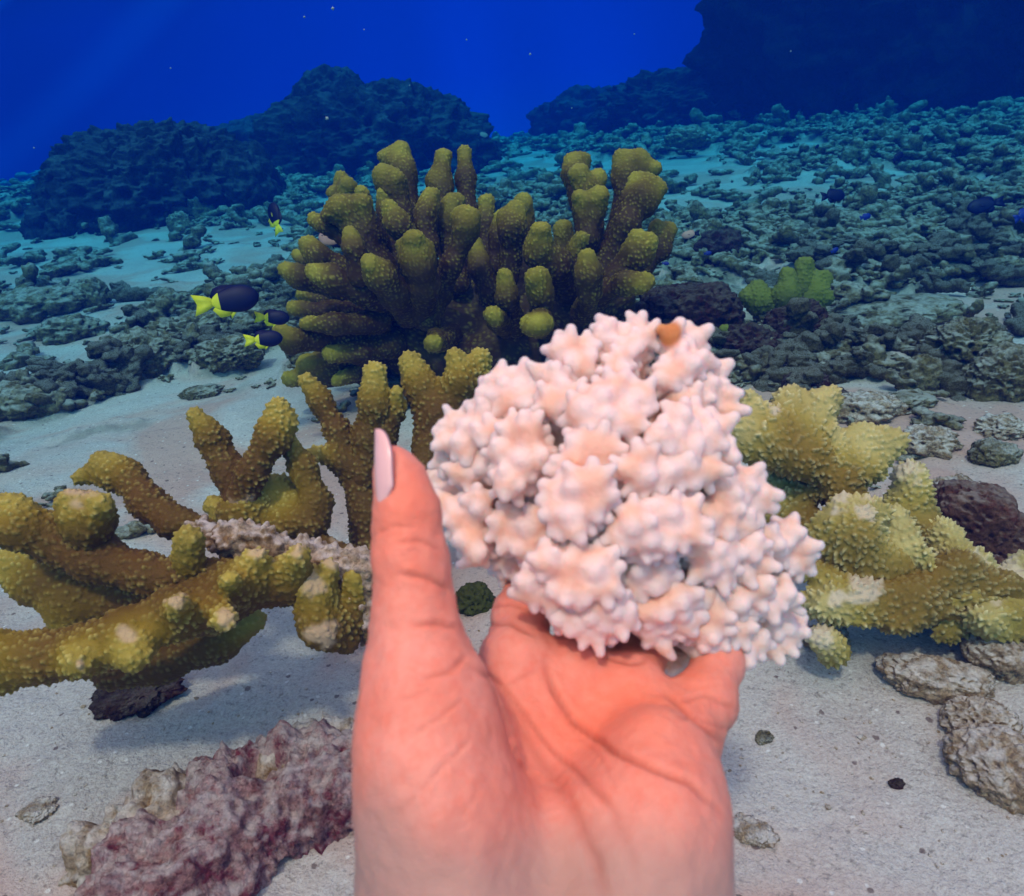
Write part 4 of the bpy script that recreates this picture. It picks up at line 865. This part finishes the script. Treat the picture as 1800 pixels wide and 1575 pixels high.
# ------------------------------------------------------------------ fish
def fish(px, py, D, Lpx, head, label, kind='yellow', pitch_=0., yaw=.25, group='small dark reef fish around the corals', name='damselfish', thick=.5):
    """head = +1 faces right in the photograph; L = body length with tail"""
    L = Lpx * D / FPX; c = at(px, py, D)
    mats = {'yellow': [M_NAVY, M_YEL], 'navy': [M_NAVY, M_NAVY], 'blue': [M_BLUEFISH, M_BLUEFISH], 'pink': [M_PINKFISH, M_NAVY]}[kind]
    n, mseg = 26, 20; vs = []; fs = []; mi = []
    body = .72 * L
    for i in range(n):
        t = i / (n - 1); x = .5 * L - t * body
        hgt = .215 * L * (math.sin(math.pi * min(1, t ** .80)) ** .70) * (1 if t < .5 else 1) + .035 * L * sstep(t, .55, 1) + .002 * L
        wd = hgt * thick * (1 - .45 * t)
        for j in range(mseg):
            a = 2 * math.pi * j / mseg; vs.append((x, wd * math.cos(a), hgt * math.sin(a)))
    for i in range(n - 1):
        for j in range(mseg):
            fs.append((i * mseg + j, i * mseg + (j + 1) % mseg, (i + 1) * mseg + (j + 1) % mseg, (i + 1) * mseg + j)); mi.append(1 if i > n * .78 and kind == 'yellow' else 0)
    def fin(poly, m_, cy=0., ang=0.):
        b = len(vs); k = len(poly); th = .004 * L
        for s in (1, -1):
            for (x, z) in poly: vs.append((x * L, cy * L + s * th + (z * L * math.sin(ang)), z * L * math.cos(ang)))
        tris = [(0, i, i + 1) for i in range(1, k - 1)]
        for a, b_, c_ in tris: fs.append((b + a, b + b_, b + c_, b + c_)); mi.append(m_); fs.append((b + k + a, b + k + c_, b + k + b_, b + k + b_)); mi.append(m_)
        for i in range(k): j = (i + 1) % k; fs.append((b + i, b + k + i, b + k + j, b + j)); mi.append(m_)
    fin([(-.16, 0), (-.18, .05), (-.32, .12), (-.50, .17), (-.46, .06), (-.44, 0), (-.46, -.06), (-.50, -.17), (-.32, -.12), (-.18, -.05)], 1)
    fin([(-.20, .02), (.30, .10), (.24, .19), (.10, .235), (-.05, .245), (-.17, .21), (-.23, .10)], 0)
    fin([(-.15, -.04), (.10, -.17), (.00, -.25), (-.14, -.25), (-.23, -.12)], 1)
    fin([(.14, -.17), (.02, -.30), (.02, -.18)], 1)
    fin([(.20, -.02), (.06, -.10), (.05, .0)], 1, .09, .5)
    F4 = [f for f in fs]
    quads = np.array([f for f in F4 if f[2] != f[3]]); qm = [m_ for f, m_ in zip(F4, mi) if f[2] != f[3]]
    tris = np.array([f[:3] for f in F4 if f[2] == f[3]]); tm = [m_ for f, m_ in zip(F4, mi) if f[2] == f[3]]
    X = (_rt * head * math.cos(yaw) + _fw * math.sin(yaw)); Zv = _up.copy()
    X = X * math.cos(pitch_) + Zv * math.sin(pitch_); X /= np.linalg.norm(X)
    Zv = Zv - X * (Zv @ X); Zv /= np.linalg.norm(Zv); Yv = np.cross(Zv, X)
    V = np.array(vs); V = V[:, :1] * X + V[:, 1:2] * Yv + V[:, 2:3] * Zv
    o = make_obj(name, V, [quads, tris], None, mats=mats, mi=qm + tm); o.location = Vector(c)
    tag(o, label, 'fish', group)
    if Lpx > 30:
        Ve, Te = ICO(2)
        for s in (1, -1):
            e = make_obj('eye', Ve * .022 * L * np.array([1, 1, 1]) + X * .36 * L + Zv * .03 * L + Yv * s * .058 * L, Te, M_EYE, o); e.location = (0, 0, 0)
    return o
fish(398, 528, .98, 112, 1, 'navy fish with lemon yellow tail and belly, largest and nearest at left', pitch_=.22)
fish(478, 558, 1.02, 60, 1, 'navy and yellow fish half hidden by the left tips of the finger coral', pitch_=.02)
fish(463, 596, .96, 66, 1, 'navy fish with yellow fins, lowest of the three beside the finger coral', pitch_=.12)
fish(484, 384, 1.5, 62, -1, 'slender navy and yellow fish diving steeply above the coral', pitch_=1.25, yaw=.5)
fish(1464, 344, 2.0, 50, 1, 'dark blue fish over the right slope, largest of those there', 'navy', pitch_=.15)
fish(1733, 360, 1.9, 60, -1, 'long dark fish at far right over the rubble, beside the fish cut by the edge', 'navy', pitch_=-.15, thick=.4)
fish(1800, 378, 1.7, 50, 1, 'bright blue fish half cut by the right edge', 'blue', pitch_=.4)
fish(1578, 276, 2.6, 28, 1, 'small dark fish high on the right slope', 'navy', pitch_=.7)
fish(1521, 232, 3.0, 17, 1, 'tiny dark fish near the reef wall, left of a pair', 'navy', pitch_=.6)
fish(1606, 227, 3.0, 26, 1, 'tiny dark fish near the reef wall, right of a pair', 'navy', pitch_=.25)
fish(1521, 381, 1.9, 24, 1, 'small navy fish just below the largest dark fish on the slope', 'blue', pitch_=.3)
fish(1214, 412, 1.6, 32, -1, 'small reddish fish beside the right tips of the finger coral', 'pink', pitch_=-.1)
fish(1244, 445, 1.6, 16, 1, 'tiny violet blue fish above the maroon block', 'blue', pitch_=.2)
fish(1170, 463, 1.2, 14, 1, 'tiny navy fish by the lower right tip of the finger coral', 'blue')
fish(1467, 440, 1.8, 18, 1, 'tiny electric blue fish above the green coral', 'blue', pitch_=.5)
fish(1436, 258, 3.0, 12, 1, 'speck sized dark fish in mid slope haze', 'navy', pitch_=.8)
fish(590, 418, 1.27, 66, -1, 'pinkish white fish with black band hiding among finger coral lobes', 'pink', pitch_=.1, yaw=.2, thick=.4, name='butterflyfish')
fish(848, 237, 4.5, 20, 1, 'small pale pink fish in open water behind the finger coral', 'pink')

# ------------------------------------------------------------------ coral rubble
def rubble():
    rng = np.random.RandomState(77)
    def base(seed, h):
        r_ = np.random.RandomState(seed); prims = []; p = np.zeros(3); d = r_.normal(size=3); d[2] *= .3; d /= np.linalg.norm(d)
        kind = seed % 3
        if kind == 0:      # lump
            for _ in range(16):
                c = r_.normal(size=3) * np.array([.55, .42, .26]); q = .16 + .16 * r_.rand(); prims.append((c * .4, c, q, q, .07))
        else:              # broken branching stick
            a = -d * 1.0; b = d * 1.0; prims.append((a, b, .26, .20, .12))
            for _ in range(2 + kind):
                s = r_.uniform(-.7, .9); e = r_.normal(size=3); e[2] = abs(e[2]) * .6; e /= np.linalg.norm(e); prims.append((d * s, d * s + e * r_.uniform(.4, .9), .22, .15, .12))
        V, Q = SDF(prims, h, .1).mesh(); N = vnormals(V, Q)
        V = V + N * (.24 * fbm(V * 2.4, 3, seed, .6) + .12 * fbm(V * 6, 3, seed + 1, .6, True))[:, None]
        return V / np.abs(V).max(), Q
    hi = [base(s, .075) for s in range(12)]; lo = [base(s, .15) for s in range(12)]
    clear = [(1215, 530, 110, 75), (1370, 525, 105, 75), (1600, 545, 90, 30), (1050, 290, 110, 14), (1250, 300, 100, 12), (420, 310, 70, 22), (180, 500, 90, 16), (60, 500, 60, 14), (250, 470, 60, 12), (400, 480, 60, 12), (330, 790, 260, 90), (430, 690, 200, 60), (60, 800, 150, 50), (470, 620, 60, 40)]
    cand = []
    N_ = 13000
    az = rng.uniform(-.95, .95, N_ * 3); rr = .62 * (11 / .62) ** (rng.uniform(0, 1, N_ * 3) ** .85)
    x, y = np.sin(az) * rr, np.cos(az) * rr; z = terrain(x, y); c = clump(x, y)
    keep = rng.rand(N_ * 3) < (.07 + .93 * c) * np.where(rr < 1.0, .35, 1.)
    px, py, dz = proj(np.stack([x, y, z], 1))
    for (a, b, w, hh) in clear: keep &= ~((((px - a) / w) ** 2 + ((py - b) / hh) ** 2 < 1) & (rng.rand(len(px)) < .85))
    keep &= ~((py > 700) & (rng.rand(len(px)) < .75)); keep &= ~((py > 950))
    x, y, z, c, rr, px, py, dz = [q[keep] for q in (x, y, z, c, rr, px, py, dz)]
    size = (.010 + .045 * rng.rand(len(x)) ** 3.0) * (.55 + .55 * rr ** .8)
    app = size / dz; inview = (px > -20) & (px < 1820) & (py > 150) & (py < 1575)
    order = np.argsort(-(app * inview)); 
    things = order[:210]; rest = order[210:]
    rest = rest[:13000]
    meshes = []; cut = float(np.median(app[things]))
    MARKS = [(20, 450, 'at far left by the mound'), (150, 470, 'on sand right of the mound'), (330, 440, 'below the squared brown block'), (300, 540, 'left of the biggest fish'), (110, 560, 'by the cone shaped rock'), (60, 690, 'near the left edge heap'),
             (270, 650, 'beside the rubble bank'), (400, 640, 'under the lowest fish'), (450, 450, 'under the diving fish'), (480, 330, 'between mound and finger coral'), (880, 300, 'behind the finger coral middle'), (760, 290, 'behind the tallest coral lobes'), (980, 270, 'in haze past the coral'), (1230, 330, 'right of the top coral lobes'),
             (1220, 420, 'by the reddish fish'), (1350, 300, 'high on the middle slope'), (1350, 400, 'left of the largest slope fish'), (1480, 400, 'under the largest slope fish'), (1600, 330, 'below the fish pair'), (1720, 260, 'at the top right slope'), (1750, 420, 'under the yellow tailed slope fish'),
             (1600, 470, 'above the log shaped coral'), (1500, 480, 'right of the green coral'), (1330, 480, 'behind the green coral'), (1200, 480, 'on top of the maroon block area'), (1560, 620, 'below the log shaped coral'), (1740, 600, 'by the cavernous dark rock'), (1450, 640, 'above the tan coral'), (1320, 640, 'between bleached and tan corals'), (1650, 760, 'on sand right of the tan coral'), (1760, 760, 'under the right edge boulder'), (600, 640, 'under the finger coral left side'), (1000, 620, 'under the finger coral middle')]
    col = None
    for s, (V, Q) in enumerate(hi):
        me_o = make_obj('coral_fragment', V, Q, M_RUB); meshes.append(me_o.data); bpy.data.objects.remove(me_o)
    for i in things:
        o = bpy.data.objects.new('coral_fragment', meshes[rng.randint(12)]); COL.objects.link(o)
        o.location = (x[i], y[i], z[i] + size[i] * .22); s = size[i]; o.scale = (s * rng.uniform(.8, 1.3), s * rng.uniform(.8, 1.2), s * rng.uniform(.6, .95)); o.rotation_euler = (rng.uniform(-.4, .4), rng.uniform(-.4, .4), rng.uniform(0, 6.28))
        j = int(np.argmin([((px[i] - q[0]) ** 2 + 2 * (py[i] - q[1]) ** 2) for q in MARKS])); k = meshes.index(o.data)
        form = ('lumpy cluster shaped', 'straight stick shaped', 'forked')[k % 3]; big = 'larger' if app[i] > cut else 'smaller'
        tag(o, f'{big} {form} piece of coral rubble {MARKS[j][2]}', 'rubble', f'{big} {form} rubble {MARKS[j][2]}', kind='thing')
    VV, QQ, b = [], [], 0
    for i in rest:
        V, Q = lo[rng.randint(12)]; a = rng.uniform(0, 6.28); ca, sa = math.cos(a), math.sin(a); s = size[i]
        W_ = V * np.array([s * rng.uniform(.8, 1.3), s, s * rng.uniform(.55, .95)]); W_ = np.stack([W_[:, 0] * ca - W_[:, 1] * sa, W_[:, 0] * sa + W_[:, 1] * ca, W_[:, 2]], 1) + np.array([x[i], y[i], z[i] + s * .2])
        VV.append(W_); QQ.append(Q + b); b += len(V)
    o = make_obj('rubble_carpet', np.vstack(VV), np.vstack(QQ), M_RUB); tag(o, 'carpet of small broken coral pieces over the sand', 'rubble', kind='stuff')
    print('RUBBLE verts', b, len(rest))
rubble()
def grit():
    rng = np.random.RandomState(5); V0, T0 = ICO(1); VV, TT, b = [], [], 0
    n = 1500; az = rng.uniform(-.9, .9, n); rr = .36 * (1.5 / .36) ** rng.rand(n); x, y = np.sin(az) * rr, np.cos(az) * rr; z = terrain(x, y)
    for i in range(n):
        s = rng.uniform(.0004, .0012) * (1.0 if rng.rand() < .95 else 2.0); a = rng.uniform(0, 6.28); W_ = V0 * (1 + .5 * rng.normal(size=(len(V0), 1)) * .5) * np.array([s * rng.uniform(1, 1.7), s, s * .8])
        W_ = np.stack([W_[:, 0] * math.cos(a) - W_[:, 1] * math.sin(a), W_[:, 0] * math.sin(a) + W_[:, 1] * math.cos(a), W_[:, 2]], 1) + np.array([x[i], y[i], z[i] + s * .2]); VV.append(W_); TT.append(T0 + b); b += len(V0)
    o = make_obj('shell_grit', np.vstack(VV), np.vstack(TT), M_CREAM, smooth=False); tag(o, 'scattered shell and coral grit on the near sand', kind='stuff')
grit()

def particles():
    V0, T0 = ICO(2); spots = [(535, 30, 1.6, 3.2), (585, 15, 1.4, 5), (820, 70, 2.2, 2.6), (932, 95, 2.0, 3.4), (575, 208, 1.5, 5), (1115, 60, 2.4, 2.4), (300, 120, 1.9, 2.2), (720, 150, 2.6, 2.0), (60, 260, 1.8, 2.4), (1390, 90, 2.1, 2.4), (1005, 190, 2.9, 2.2), (640, 52, 1.2, 2.)]
    VV, TT = [], []
    for i, (x, y, d, r) in enumerate(spots): VV.append(V0 * r * d / FPX * .55 * (1 + .3 * np.sin(V0[:, ::-1] * 5 + i)) + at(x, y, d)); TT.append(T0 + i * len(V0))
    o = make_obj('drifting_particles', np.vstack(VV), np.vstack(TT), plain('drifting_matter', (.55, .5, .45), .9, .1)); tag(o, 'specks of matter drifting in the open water', kind='stuff')
particles()

# ------------------------------------------------------------------ the water itself
def haze():
    x0, x1, y0, y1, z0, z1 = -13.5, 13.5, -13.5, 13.5, -1.6, 2.45
    V = np.array([(x, y, z) for x in (x0, x1) for y in (y0, y1) for z in (z0, z1)], float)
    F = np.array([(0, 1, 3, 2), (4, 6, 7, 5), (0, 4, 5, 1), (2, 3, 7, 6), (0, 2, 6, 4), (1, 5, 7, 3)])
    m_ = bpy.data.materials.new('water_haze'); m_.use_nodes = True; nt = m_.node_tree
    for n in list(nt.nodes): nt.nodes.remove(n)
    o_ = nt.nodes.new('ShaderNodeOutputMaterial'); v = nt.nodes.new('ShaderNodeVolumePrincipled'); nt.links.new(v.outputs[0], o_.inputs['Volume'])
    v.inputs['Color'].default_value = (.001, .0110, .085, 1); v.inputs['Density'].default_value = .72; v.inputs['Anisotropy'].default_value = .0
    v.inputs['Absorption Color'].default_value = (.0, .71, .985, 1)
    o = make_obj('haze', V, F, m_, smooth=False); tag(o, 'blue sea water', kind='stuff')
    o.visible_shadow = True
haze()
